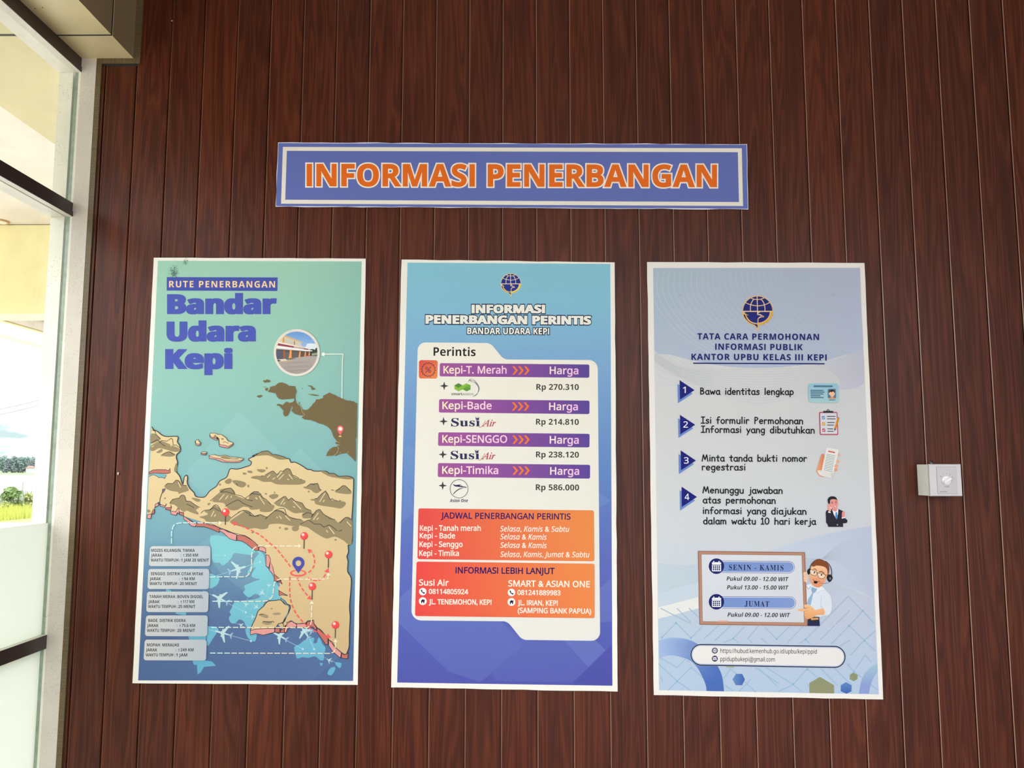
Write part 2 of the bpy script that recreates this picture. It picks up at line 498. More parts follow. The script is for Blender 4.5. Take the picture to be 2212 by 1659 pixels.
def blades(name, n, x0, x1, y0, y1, h, m, rnd, w=.02):
    mb = MB()
    for _ in range(n):
        x, y = rnd.uniform(x0, x1), rnd.uniform(y0, y1)
        a = rnd.uniform(0, math.pi); hh = h * rnd.uniform(.5, 1.2); dx, dy = math.cos(a) * w, math.sin(a) * w
        lx, ly = rnd.uniform(-.3, .3) * hh, rnd.uniform(-.3, .3) * hh
        mb.add([(x - dx, y - dy, GZ - .02), (x + dx, y + dy, GZ - .02), (x + lx, y + ly, GZ + hh)], [[0, 1, 2]])
    return tag(mb.build(name, m), kind='stuff')
rnd = random.Random(4)
xg0, xg1 = at(-20, 1100, z=GZ).x, at(110, 1100, z=GZ).x
tag(blades('grass', 9000, xg0 - 3, xg1 + 3, y_p, y_g - .5, .32, mat('grass_blade', (.34, .36, .06), .8), rnd), 'bright yellow green grass along the paving edge outside the window', 'grass')
tag(blades('marsh_reeds', 5000, -32, -14, y_g + .9, y_g + 34, .45, mat('reed', (.13, .16, .09), .8), rnd, .03), 'thin reeds standing in the pale marsh beyond the fence', 'reeds')

# boundary fence
yf = y_g - .4
fence = empty('fence', (at(50, 1095, y=yf).x, yf, GZ))
tag(fence, 'thin grey wire fence with slender posts between grass and marsh', 'fence')
M_POST = mat('fence_post', (.28, .28, .27), .6)
zft = at(50, 1043, y=yf).z
xm = at(48.5, 1060, y=yf).x
for i in range(-3, 5):
    mb = MB(); mb.box((xm + i * 2.4 - .022, yf - .022, GZ - .05), (xm + i * 2.4 + .022, yf + .022, zft + .05)); mb.build('post', M_POST, fence)
mb = MB()
for k in range(7):
    z = GZ + .1 + (zft - GZ - .1) * k / 6
    mb.box((xm - 7.2, yf - .004, z - .005), (xm + 9.6, yf + .004, z + .005))
for i in range(120):
    x = xm - 7.2 + i * .14
    mb.box((x - .003, yf - .003, GZ), (x + .003, yf + .003, zft))
mb.build('wire_mesh', M_POST, fence)

def leaf_ball(mb, c, r, n, size, rnd, mi=0, flat=.8):
    for _ in range(n):
        while True:
            v = Vector((rnd.uniform(-1, 1), rnd.uniform(-1, 1), rnd.uniform(-1, 1)))
            if .2 < v.length < 1: break
        p = Vector(c) + Vector((v.x * r, v.y * r, v.z * r * flat))
        a = Vector((rnd.uniform(-1, 1), rnd.uniform(-1, 1), rnd.uniform(-1, 1))).normalized()
        b = a.cross(Vector((rnd.uniform(-1, 1), rnd.uniform(-1, 1), rnd.uniform(-1, 1)))).normalized()
        s = size * rnd.uniform(.6, 1.3)
        mb.add([p - a * s, p + b * s * .5, p + a * s, p - b * s * .5], [[0, 1, 2, 3]], mi)
M_LEAF = mat('bush_leaf', (.17, .25, .09), .6)
M_LEAF2 = mat('bush_leaf_yellow', (.27, .30, .10), .6)
M_BARK = mat('bark', (.16, .12, .09), .9)
def bush(name, px, py, yy, r, m, label, n=1400):
    c = at(px, py, y=yy)
    e = empty(name, (c.x, yy, GZ)); tag(e, label, 'bush')
    mb = MB()
    rr = random.Random(int(px * 7))
    for k in range(7):
        a = rr.uniform(0, 6.28); q = rr.uniform(0, .6) * r
        leaf_ball(mb, (c.x + math.cos(a) * q, yy + math.sin(a) * q, GZ + .25 * r + rr.uniform(0, 1.0) * (c.z - GZ)), r * .55, n // 7, .07, rr)
    mb.build('foliage', m, e)
    mb = MB()
    for k in range(5):
        a = k * 1.256
        mb.tube([(c.x, yy, GZ - .05), (c.x + math.cos(a) * r * .25, yy + math.sin(a) * r * .25, GZ + r * .6), (c.x + math.cos(a) * r * .5, yy + math.sin(a) * r * .5, c.z)], [.025, .018, .008], 6)
    mb.build('stem', M_BARK, e)
bush('bush', 33, 1066, y_g - 1.6, .46, M_LEAF, 'tall leafy green bush in front of the fence')
bush('bush', 68, 1076, y_g - .9, .34, M_LEAF2, 'yellowish bush behind the fence post nearest the window frame')
bush('bush', -2, 1094, y_g - 2.6, .34, M_LEAF2, 'low yellow bush at the foot of the fence, leftmost', 700)

# far trees: each with its own crown and trunk
YT = 300.0
M_TREES = [mat('hazy_tree_%s' % nm, c, .9) for nm, c in (('grey', (.17, .225, .22)), ('green', (.15, .22, .19)), ('pale', (.20, .25, .25)))]  # distance haze mixed into the crown colours
x_l, x_r = at(-25, 1005, y=YT).x, at(120, 1005, y=YT).x
kinds = ['grey', 'green', 'pale']
rr = random.Random(11)
for row in range(3):
    for i in range(8):
        x = x_l + (x_r - x_l) * (i + .5 + (row - 1) * .33) / 8 + rr.uniform(-.1, .1)
        yy = YT + row * 7
        top = at(50, 987 + rr.uniform(-1.5, 5.5), y=yy).z
        ki = (i + row) % 3
        e = empty('tree', (x, yy, GZ))
        tag(e, 'hazy %s tree in the distant tree line across the marsh' % ['grey green', 'mid green', 'pale'][ki], 'tree', 'far trees, ' + kinds[ki])
        h = top - GZ
        mb = MB()
        for k in range(5):
            leaf_ball(mb, (x + rr.uniform(-.35, .35), yy + rr.uniform(-.4, .4), GZ + h * (.25 + .15 * k)), 1.25, 110, .4, rr, 0, 1.1)
        mb.build('crown', M_TREES[ki], e)
        mb = MB(); mb.tube([(x, yy, GZ - .2), (x + .1, yy, GZ + h * .3), (x, yy, GZ + h * .6)], [.25, .2, .1], 7); mb.build('trunk', M_BARK, e)
# far house
hx = at(67, 1006, y=YT - 25)
hs = empty('house', (hx.x, YT - 25, GZ)); tag(hs, 'tiny white house with red roof among the distant trees', 'house')
mb = MB(); mb.box((hx.x - 1.1, YT - 26, GZ), (hx.x + 1.1, YT - 24, GZ + 1.9)); mb.build('wall', mat('house_white', (.35, .35, .34), .8), hs)
mb = MB()
rz = GZ + 1.85
mb.add([(hx.x - 1.3, YT - 26.2, rz), (hx.x + 1.3, YT - 26.2, rz), (hx.x + 1.3, YT - 23.8, rz), (hx.x - 1.3, YT - 23.8, rz), (hx.x - .7, YT - 25, rz + .7), (hx.x + .7, YT - 25, rz + .7)],
       [[0, 1, 5, 4], [1, 2, 5], [2, 3, 4, 5], [3, 0, 4], [0, 3, 2, 1]])
mb.build('roof', mat('house_red', (.22, .10, .08), .8), hs)

# power lines
def wire(py0, py1, label, yy=26.0):
    a = at(0, py0, y=yy); b = at(82, py1, y=yy)
    d = (b - a)
    pts = []
    for k in range(41):
        t = -3 + 7 * k / 40
        q = a + d * t
        pts.append((q.x, yy, q.z + .012 * ((t - .5) ** 2 - .25) * 4))
    mb = MB(); mb.tube(pts, .011, 6)
    tag(mb.build('power_line', mat('cable_grey', (.10, .10, .11), .6)), label, 'cable')
wire(884, 865, 'upper of two thin power lines crossing the pale sky')
wire(895.5, 876, 'lower of two thin power lines crossing the pale sky')
# ------------------------------------------------------------------ printed sheets: flat inks on flat paper
def ink_material():
    m = bpy.data.materials.new('printed_ink'); m.use_nodes = True
    n = m.node_tree.nodes; l = m.node_tree.links; b = n['Principled BSDF']
    a = n.new('ShaderNodeAttribute'); a.attribute_name = 'ink'
    l.new(a.outputs['Color'], b.inputs['Base Color'])
    b.inputs['Roughness'].default_value = .42
    b.inputs['Specular IOR Level'].default_value = .1
    tc = n.new('ShaderNodeTexCoord'); t = n.new('ShaderNodeTexNoise'); t.inputs['Scale'].default_value = 7; t.inputs['Detail'].default_value = 2
    mp = n.new('ShaderNodeMapping'); mp.inputs['Scale'].default_value = (1, 1, .5); l.new(tc.outputs['Object'], mp.inputs[0])
    l.new(mp.outputs[0], t.inputs['Vector'])
    bp = n.new('ShaderNodeBump'); bp.inputs['Strength'].default_value = .25; bp.inputs['Distance'].default_value = .012
    l.new(t.outputs[0], bp.inputs['Height']); l.new(bp.outputs[0], b.inputs['Normal'])
    return m
M_INK = ink_material()
INK_GAIN = 0.96

def ink(c):
    return tuple(min(1, v * INK_GAIN) for v in lin(c)) + (1.0,)

def pts(s, fr=None):
    """'x,y x,y' in a frame (x0, y0, scale) of the photograph -> list of points"""
    if isinstance(s, str):
        v = [tuple(float(q) for q in w.split(',')) for w in s.split()]
    else:
        v = list(s)
    if fr: v = [(fr[0] + x * fr[2], fr[1] + y * fr[2]) for x, y in v]
    return v

def smooth(p, closed=True, k=4):
    n = len(p); out = []
    for i in range(n if closed else n - 1):
        if closed: a, b, c, d = p[i - 1], p[i], p[(i + 1) % n], p[(i + 2) % n]
        else: a, b, c, d = p[max(i - 1, 0)], p[i], p[i + 1], p[min(i + 2, n - 1)]
        for j in range(k):
            t = j / k; t2 = t * t; t3 = t2 * t
            out.append(tuple(.5 * (2 * b[q] + (c[q] - a[q]) * t + (2 * a[q] - 5 * b[q] + 4 * c[q] - d[q]) * t2 + (3 * b[q] - a[q] - 3 * c[q] + d[q]) * t3) for q in (0, 1)))
    if not closed: out.append(p[-1])
    return out

def ell(cx, cy, rx, ry=None, n=36, a0=0, a1=360, rot=0):
    ry = rx if ry is None else ry
    c, s = math.cos(math.radians(rot)), math.sin(math.radians(rot))
    full = abs(a1 - a0) >= 360
    m = n if full else n + 1
    o = []
    for i in range(m):
        t = math.radians(a0 + (a1 - a0) * i / n)
        x, y = rx * math.cos(t), ry * math.sin(t)
        o.append((cx + x * c - y * s, cy + x * s + y * c))
    return o

def rrect(q, r, k=6):
    """rounded corners on a quad given as 4 points (or x0,y0,x1,y1)"""
    if len(q) == 4 and not isinstance(q[0], tuple):
        x0, y0, x1, y1 = q; q = [(x0, y0), (x1, y0), (x1, y1), (x0, y1)]
    out = []
    rs = r if isinstance(r, (list, tuple)) else [r] * len(q)
    for i in range(len(q)):
        a, b, c = Vector(q[i - 1]), Vector(q[i]), Vector(q[(i + 1) % len(q)])
        u, v = (a - b), (c - b)
        rr = min(rs[i], u.length * .5, v.length * .5)
        if rr < .05: out.append(tuple(b)); continue
        p, w = b + u.normalized() * rr, b + v.normalized() * rr
        p1, w1 = p + (b - p) * .5523, w + (b - w) * .5523
        for j in range(k + 1):
            t = j / k
            o = p * (1 - t) ** 3 + p1 * 3 * t * (1 - t) ** 2 + w1 * 3 * t * t * (1 - t) + w * t ** 3
            out.append(tuple(o))
    return out

_MATH = {'serif_b': (0x1d400, 0x1d41a, 0x1d7ce), 'serif_i': (0x1d434, 0x1d44e, 0), 'serif_bi': (0x1d468, 0x1d482, 0),
         'sans': (0x1d5a0, 0x1d5ba, 0x1d7e2), 'sans_b': (0x1d5d4, 0x1d5ee, 0x1d7ec), 'sans_i': (0x1d608, 0x1d622, 0x1d7e2), 'sans_bi': (0x1d63c, 0x1d656, 0x1d7ec)}
def _outline(body, rim=False):
    """verts and faces (or edges) of a piece of lettering"""
    cu = bpy.data.curves.new('lettering', 'FONT'); cu.body = body; cu.resolution_u = 3; cu.fill_mode = 'NONE' if rim else 'FRONT'
    ob = bpy.data.objects.new('lettering', cu)
    me = ob.to_mesh()
    v = [(p.co.x, p.co.y) for p in me.vertices]
    f = [list(p.vertices) for p in (me.edges if rim else me.polygons)]
    ob.to_mesh_clear(); bpy.data.objects.remove(ob); bpy.data.curves.remove(cu)
    return v, f
def _inside(p, lp):
    c = False
    for i in range(len(lp)):
        a, b = lp[i - 1], lp[i]
        if (a[1] > p[1]) != (b[1] > p[1]) and p[0] < (b[0] - a[0]) * (p[1] - a[1]) / (b[1] - a[1]) + a[0]: c = not c
    return c
_rims = {}
def _contours(ch, font):
    """closed contours of one letter, the letter's own body always on the left"""
    key = (ch, font)
    if key in _rims: return _rims[key]
    if ch == ' ': return []
    if _plain(ch, font): return [_plain(ch, font)[0]]
    q, sc = _code(ch, font)
    v, e = _outline(q, True)
    nb = {}
    for i, j in e: nb.setdefault(i, []).append(j); nb.setdefault(j, []).append(i)
    loops, seen = [], set()
    for st in range(len(v)):
        if st in seen or st not in nb: continue
        lp = [st]; seen.add(st)
        while True:
            n_ = [k for k in nb[lp[-1]] if k not in seen]
            if not n_: break
            lp.append(n_[0]); seen.add(n_[0])
        if len(lp) > 2: loops.append([(v[i][0], v[i][1] * sc) for i in lp])
    out = []
    for k, lp in enumerate(loops):
        ar = sum(lp[i - 1][0] * lp[i][1] - lp[i][0] * lp[i - 1][1] for i in range(len(lp)))
        hole = sum(_inside(lp[0], o) for m, o in enumerate(loops) if m != k) % 2
        out.append(lp if (ar > 0) != bool(hole) else lp[::-1])
    _rims[key] = out
    return out
def _plain(ch, font):
    """full stop and dash as plain bars with the weight of the face, and their advance"""
    if not font.startswith('sans') or ch not in '.-': return None
    b = font.startswith('sans_b')
    if ch == '.': x0, x1, y0, y1, adv = (.06, .215, 0, .15, .275) if b else (.07, .175, 0, .10, .25)
    else: x0, x1, y0, y1, adv = (.035, .285, .21, .325, .32) if b else (.03, .29, .23, .295, .32)
    return [(x0, y0), (x1, y0), (x1, y1), (x0, y1)], adv
def _code(ch, font):
    """the character that draws ch in this face, and a height factor"""
    if ch == 'I' and font.startswith('sans'):            # a plain bar, no slabs
        q, _ = _code('l', font)
        return q, .714 / max(p[1] for p in _outline(q)[0])
    q = ch
    if font in _MATH:
        U, Lw, Dg = _MATH[font]
        if 'A' <= q <= 'Z': q = chr(U + ord(q) - 65)
        elif q == 'h' and font == 'serif_i': pass
        elif 'a' <= q <= 'z': q = chr(Lw + ord(q) - 97)
        elif q.isdigit() and Dg: q = chr(Dg + int(q))
    return q, 1.0
_chars = {}
def _char(ch, font):
    """one letter: outline with its pen position at 0, and its advance"""
    key = (ch, font)
    if key in _chars: return _chars[key]
    if _plain(ch, font):
        q, adv = _plain(ch, font)
        _chars[key] = (q, [[0, 1, 2], [0, 2, 3]], adv)
        return _chars[key]
    q, sc = _code(ch, font)
    hv, hf = _outline('HH'); hx = max(p[0] for p in hv)
    h1 = max(p[0] for p in _outline('H')[0]); adv_h = hx - h1
    wv, wf = _outline('H' + q + 'H')
    adv = max(p[0] for p in wv) - h1 - adv_h
    if ch == ' ': v, f = [], []
    else: v, f = _outline(q)
    v = [(p[0], p[1] * sc) for p in v]
    _chars[key] = (v, f, adv)
    return _chars[key]
_glyphs = {}
def glyphs(s, font, track=0.0):
    """a line of lettering: verts, triangles, closed contours, x range"""
    key = (s, font, track)
    if key in _glyphs: return _glyphs[key]
    v, f, rim = [], [], []
    pen = 0.0
    for ch in s:
        cv, cf, adv = _char(ch, font)
        o = len(v)
        v += [(x + pen, y) for x, y in cv]
        g = []
        for t in cf:
            ar = sum(cv[t[i - 1]][0] * cv[t[i]][1] - cv[t[i]][0] * cv[t[i - 1]][1] for i in range(len(t)))
            g.append([o + i for i in (t if ar > 0 else t[::-1])])
        f += g
        for lp in _contours(ch, font):
            k = len(v); v += [(x + pen, y) for x, y in lp]; rim.append(list(range(k, k + len(lp))))
        pen += adv + track
    xs = [p[0] for p in v] or [0, 1]
    _glyphs[key] = (v, f, rim, min(xs), max(xs))
    return _glyphs[key]
CAP = {'plain': .682, 'serif_b': .676, 'serif_i': .67, 'serif_bi': .676}

STEP = 3e-6
class Sheet:
    """shared depth counter of one printed sheet"""
    def __init__(s, front): s.y = front
    def nxt(s):
        s.y -= STEP; return s.y

class Art:
    def __init__(s, sheet):
        s.sh = sheet; s.v = []; s.f = []; s.c = []
    def _tri(s, p, tris, col, y):
        o = len(s.v)
        for q in p:
            x, z = W(q[0], q[1]); s.v.append((x, y, z))
            s.c.append(ink(col(q[0], q[1]) if callable(col) else col))
        for t in tris:
            a, b, c = [s.v[o + i] for i in t[:3]]
            ar = (b[0] - a[0]) * (c[2] - a[2]) - (c[0] - a[0]) * (b[2] - a[2])
            s.f.append([o + i for i in (t if ar > 0 else t[::-1])])
    def poly(s, p, col, holes=(), y=None):
        y = s.sh.nxt() if y is None else y
        loops = [[Vector((q[0], q[1], 0)) for q in lp] for lp in [p] + list(holes)]
        flat = [q for lp in [p] + list(holes) for q in lp]
        s._tri(flat, tessellate_polygon(loops), col, y)
        return s
    def grid(s, q, col, n=12, m=24):
        y = s.sh.nxt(); P = []
        for j in range(m + 1):
            for i in range(n + 1):
                u, v = i / n, j / m
                P.append(tuple(q[0][k] * (1 - u) * (1 - v) + q[1][k] * u * (1 - v) + q[2][k] * u * v + q[3][k] * (1 - u) * v for k in (0, 1)))
        s._tri(P, [[j * (n + 1) + i, j * (n + 1) + i + 1, (j + 1) * (n + 1) + i + 1, (j + 1) * (n + 1) + i] for j in range(m) for i in range(n)], col, y)
    def _ribbon(s, p, wl, wr, col, closed, y, spread=2e-6):
        """strip along a path, wl to its left and wr to its right, neighbouring pieces a hair apart in depth"""
        q = [p[0]]
        for v in p[1:]:
            if abs(v[0] - q[-1][0]) + abs(v[1] - q[-1][1]) > 1e-5: q.append(v)
        if closed and len(q) > 2 and abs(q[0][0] - q[-1][0]) + abs(q[0][1] - q[-1][1]) < 1e-5: q.pop()
        n = len(q)
        if n < 2: return
        L, R = [], []
        for i in range(n):
            a = q[i - 1] if (closed or i > 0) else None
            c = q[(i + 1) % n] if (closed or i < n - 1) else None
            ns = []
            for u, v in ((a, q[i]), (q[i], c)):
                if u is None or v is None: continue
                dx, dy = v[0] - u[0], v[1] - u[1]; l = math.hypot(dx, dy)
                ns.append((-dy / l, dx / l))
            nx, ny = sum(k[0] for k in ns) / len(ns), sum(k[1] for k in ns) / len(ns)
            m2 = max(nx * nx + ny * ny, .2)
            nx, ny = nx / m2, ny / m2
            f = (wl(i / max(1, n - 1)) if callable(wl) else wl, wr(i / max(1, n - 1)) if callable(wr) else wr)
            L.append((q[i][0] + nx * f[0], q[i][1] + ny * f[0])); R.append((q[i][0] - nx * f[1], q[i][1] - ny * f[1]))
        for i in range(n if closed else n - 1):
            j = (i + 1) % n
            s._tri([L[i], L[j], R[j], R[i]], [[0, 1, 2], [0, 2, 3]], col, y - i / n * spread)
    def stroke(s, p, w, col, closed=False, round_=True, y=None, taper=None):
        if y is None: s.sh.y -= 6e-6; y = s.sh.y + 5e-6
        h = (lambda t: w * .5 * taper(t)) if taper else w * .5
        p = list(p)
        # break the line at sharp corners so that every piece keeps its width
        runs = [[p[0]]]
        for i in range(1, len(p)):
            runs[-1].append(p[i])
            if not taper and not closed and i < len(p) - 1:
                a, b, c = p[i - 1], p[i], p[i + 1]
                u, v = (b[0] - a[0], b[1] - a[1]), (c[0] - b[0], c[1] - b[1])
                lu, lv = math.hypot(*u), math.hypot(*v)
                if lu > 1e-6 and lv > 1e-6 and (u[0] * v[0] + u[1] * v[1]) / (lu * lv) < .35: runs.append([b])
        for k, r_ in enumerate(runs):
            s._ribbon(r_, h, h, col, closed, y - (k % 2) * 1e-6)
        if (round_ or len(runs) > 1) and not closed and w > .8:
            k = 14
            ends = [(runs[0][0], runs[0][1 if len(runs[0]) > 1 else 0])] if round_ else []
            ends += [(r_[-1], r_[-2]) for r_ in (runs if round_ else runs[:-1]) if len(r_) > 1]
            for e, d in ends:
                r = w * .5 * (taper(0 if e is p[0] else 1) if taper else 1)
                ang = math.atan2(e[1] - d[1], e[0] - d[0])
                s._tri([(e[0] + r * math.cos(ang + math.pi * (j / k - .5)), e[1] + r * math.sin(ang + math.pi * (j / k - .5))) for j in range(k + 1)],
                       [[0, j, j + 1] for j in range(1, k)], col, y - 4.5e-6)
    def dash(s, p, w, col, on, off, round_=False):
        """dashes along a path"""
        d = [0]
        for a, b in zip(p[:-1], p[1:]): d.append(d[-1] + math.hypot(b[0] - a[0], b[1] - a[1]))
        s.sh.y -= 6e-6; y = s.sh.y + 5e-6; t = 0
        def pt(q):
            for i in range(len(p) - 1):
                if d[i + 1] >= q:
                    u = (q - d[i]) / max(1e-9, d[i + 1] - d[i])
                    return (p[i][0] + (p[i + 1][0] - p[i][0]) * u, p[i][1] + (p[i + 1][1] - p[i][1]) * u)
            return p[-1]
        while t < d[-1]:
            e = min(t + on, d[-1])
            seg = [pt(t)] + [p[i] for i in range(len(p)) if t < d[i] < e] + [pt(e)]
            s.stroke(seg, w, col, round_=round_, y=y)
            t += on + off
    def text(s, t, x0, y0, x1, y1, h, col, font='sans', bold=0, outline=None, slant=0, y=None, track=0.0, fat=0):
        """a line of lettering from the left end to the right end of its baseline, capitals h high"""
        v, f, rim, a, b = glyphs(t, font, track)
        cap = CAP.get(font, .714)
        L = math.hypot(x1 - x0, y1 - y0); ux, uy = (x1 - x0) / L, (y1 - y0) / L
        kx = L / (b - a); ky = h / cap
        P = []
        for gx, gy in v:
            e = (gx - a) * kx + gy * ky * slant; g = gy * ky
            P.append((x0 + e * ux + g * uy, y0 + e * uy - g * ux))
        if outline:
            s._rim(P, rim, outline[1] + bold, outline[0])
        if bold:
            s._rim(P, rim, bold, col)
        if fat:
            for k in (-fat, -fat / 2, fat / 2, fat):
                Q = [(p[0] + k, p[1]) for p in P]
                if bold: s._rim(Q, rim, bold, col)
                s._tri(Q, f, col, s.sh.nxt())
        s._tri(P, f, col, s.sh.nxt() if y is None else y)
    def _rim(s, P, loops, w, col):
        """widen lettering outwards by w along every contour"""
        s.sh.y -= 2.7e-5; y = s.sh.y + 2.5e-5
        for k, lp in enumerate(loops):
            s._ribbon([P[i] for i in lp], w, 0, col, True, y - (k % 3) * 8e-6, 7e-6)
    def build(s, name, parent, label=None):
        me = bpy.data.meshes.new(name)
        me.from_pydata(s.v, [], s.f)
        at_ = me.color_attributes.new('ink', 'FLOAT_COLOR', 'POINT')
        at_.data.foreach_set('color', [k for c in s.c for k in c])
        o = link(name, me, M_INK, parent)
        if label: o['label'] = label
        return o

def paper(name, label, cat, group, outline, white=(241, 237, 226), stand=.0042, thick=.0007):
    """the sheet itself, hung just clear of the boards; returns (root, sheet counter)"""
    P = [W(*q) for q in outline]
    cx = sum(p[0] for p in P) / len(P); zb = min(p[1] for p in P)
    e = empty(name, (cx, 0, zb)); tag(e, label, cat, group)
    n = len(P)
    vs = [(x, -stand, z) for x, z in P] + [(x, -stand + thick, z) for x, z in P]
    tr = tessellate_polygon([[Vector((x, z, 0)) for x, z in P]])
    fs = [list(t) for t in tr] + [[i + n for i in t[::-1]] for t in tr] + [[i, (i + 1) % n, n + (i + 1) % n, n + i] for i in range(n)]
    me = bpy.data.meshes.new('sheet'); me.from_pydata(vs, [], fs)
    bm = bmesh.new(); bm.from_mesh(me); bmesh.ops.recalc_face_normals(bm, faces=bm.faces); bm.to_mesh(me); bm.free()
    a = me.color_attributes.new('ink', 'FLOAT_COLOR', 'POINT')
    a.data.foreach_set('color', list(ink(white)) * len(vs))
    link('sheet', me, M_INK, e)
    return e, Sheet(-stand)

def wavy(q, amp=.6, step=26, seed=1):
    """slightly uneven hand-cut edges"""
    r = random.Random(seed); out = []
    for i in range(4):
        a, b = q[i], q[(i + 1) % 4]
        L = math.hypot(b[0] - a[0], b[1] - a[1]); m = max(1, int(L / step))
        for k in range(m):
            t = k / m; w = 0 if k == 0 else r.uniform(-amp, amp)
            nx, ny = -(b[1] - a[1]) / L, (b[0] - a[0]) / L
            out.append((a[0] + (b[0] - a[0]) * t + nx * w, a[1] + (b[1] - a[1]) * t + ny * w))
    return out

def mix(a, b, t):
    t = max(0, min(1, t))
    return tuple(a[i] + (b[i] - a[i]) * t for i in range(3))

def ramp(stops, t):
    for (t0, c0), (t1, c1) in zip(stops[:-1], stops[1:]):
        if t <= t1: return mix(c0, c1, (t - t0) / (t1 - t0))
    return stops[-1][1]

# ------------------------------------------------------------------ heading banner
BL, BR = (580, 290, 530 / 2212), (1100, 290, 540 / 2212)
bq = [(601.5, 309), (1613, 312.5), (1615.5, 453.5), (596, 447.5)]
ban, sh = paper('banner', 'long blue banner with orange capitals, hung above the three posters', 'banner', None, wavy(bq, .9, 30, 3), (226, 226, 236))
a = Art(sh)
a.poly(wavy([(602.5, 310.3), (1611.8, 313.8), (1614.3, 452), (597.3, 446)], .5, 30, 5), (104, 116, 184))
a.build('blue_ground', ban)
a = Art(sh)
a.poly([(612, 318.5), (1601.5, 321.5), (1604.2, 446), (608, 441)], (240, 234, 218), holes=[[(620.5, 327), (1593, 330), (1595.5, 437.5), (617, 432.5)]])
a.build('border_line', ban, 'cream border line')
a = Art(sh)
a.text('INFORMASI PENERBANGAN', 664, 402.5, 1547, 404.5, 46.5, (236, 112, 34), 'sans_b', bold=1.0, outline=((250, 240, 225), 2.9))
a.build('lettering', ban, 'orange capitals with white outline')
# ------------------------------------------------------------------ poster: flight routes
fA, fB, fC = (280, 540, 520 / 2212), (280, 900, 520 / 2212), (280, 1160, 520 / 2212)
N1, N2 = (540, 800, 250 / 1975), (580, 700, 180 / 2212)
R1, R2, R3, R4 = (310, 910, 250 / 1803), (540, 960, 240 / 1810), (440, 1150, 200 / 1229), (600, 1140, 180 / 995)
po1, sh = paper('poster', 'teal flight route map poster, leftmost of the three posters', 'poster', 'posters on the board wall',
                wavy([(333.5, 557.5), (790.5, 559.5), (773.5, 1478.5), (287.5, 1475)], .5, 40, 7))
bgq = [(342.5, 564), (782, 565.5), (763.5, 1470), (300, 1469)]
def bg1(x, y):
    t = (y - 564) / 906
    c = ramp([(0, (160, 206, 183)), (.3, (146, 194, 182)), (.5, (132, 180, 180)), (.62, (120, 165, 176)), (.74, (102, 138, 166)), (.85, (88, 112, 152)), (1, (82, 106, 150))], t)
    return mix(c, (100, 150, 160), .22 * max(0, (x - 660) / 120))
a = Art(sh); a.grid(bgq, bg1, 6, 30)
# pale facets of the printed ground
def lighter(k):
    return lambda x, y: mix(bg1(x, y), (170, 214, 208), k)
a.poly(pts('518,887 676,1052 640,1090 560,1020 520,1060 440,1120 383,1046', None), lighter(.16))
a.poly(pts('650,969 700,1018 740,1060 640,1080 610,1010'), lighter(.14))
a.poly(pts('405,1034 480,1105 620,1090 760,1060 763,1180 540,1240 430,1180 320,1170 345,1090'), lighter(.05))
a.poly(pts('430,1175 520,1120 640,1240 640,1330 560,1300 480,1240'), lighter(.14))
a.poly(pts('676,1469 764,1390 763.5,1470'), lambda x, y: mix(bg1(x, y), (70, 90, 150), .25))
a.build('printed_ground', po1)

# faint world map and airliners
SEA = lambda x, y: mix((128, 196, 202), (104, 172, 200), (y - 1200) / 230)
a = Art(sh)
a.poly(smooth(pts('100,40 330,60 450,110 560,120 660,190 800,290 830,440 900,530 950,640 1000,720 1040,850 1060,920 850,890 800,960 760,1050 710,1120 650,1220 620,1290 560,1230 540,1180 480,1150 430,1200 370,1200 340,1130 370,1090 350,1050 380,1000 410,930 500,910 620,890 700,880 760,850 690,810 620,860 560,830 530,790 560,760 540,710 600,680 700,640 760,620 700,610 640,580 660,520 700,460 640,490 600,560 590,520 650,420 690,340 740,280 690,250 640,300 420,270 380,330 270,440 220,400 160,400 120,350 110,200', R3), True, 2), SEA)
a.poly(smooth(pts('600,1240 560,1290 590,1390 640,1430 690,1440 710,1360 700,1250', R3), True, 2), SEA)
a.poly(smooth(pts('92,540 210,600 210,640 180,700 60,745 60,560', R3), True, 2), SEA)
a.poly(smooth(pts('60,1240 200,1270 180,1330 120,1420 70,1500 50,1480 50,1330', R3), True, 2), SEA)
a.poly(smooth(pts('620,1120 760,1140 800,1180 690,1190 660,1240 630,1260', (280, 1160, .23508)), True, 1), SEA)
a.poly(smooth(pts('340,470 420,520 470,560 450,610 420,690 360,600', fC), True, 2), SEA)
a.poly(smooth(pts('430,690 520,690 520,715 480,712 440,705', fC), True, 2), SEA)
a.poly(smooth(pts('540,890 700,880 690,990 640,1100 630,1160 600,1172 585,1130 600,1050', fC), True, 2), SEA)
a.poly(smooth(pts('200,1420 260,1390 320,1340 380,1320 440,1310 430,1370 470,1370 490,1305 520,1340 540,1390 575,1430 560,1500 550,1580 500,1570 450,1530 370,1550 300,1540 240,1560 220,1520', R4), True, 2), SEA)
a.poly(pts('505,1610 545,1612 530,1650 515,1640', R4), SEA)
a.poly(smooth(pts('705,1600 765,1615 750,1650 700,1640', R4), True, 2), SEA)
a.poly(smooth(pts('1850,1200 1890,1190 1890,1220 1860,1265 1825,1260 1825,1235', fC), True, 2), SEA)
a.poly(smooth(pts('1890,1150 1945,1160 1940,1200 1915,1190', fC), True, 2), SEA)
PL = (186, 214, 214); PL2 = (150, 186, 206)
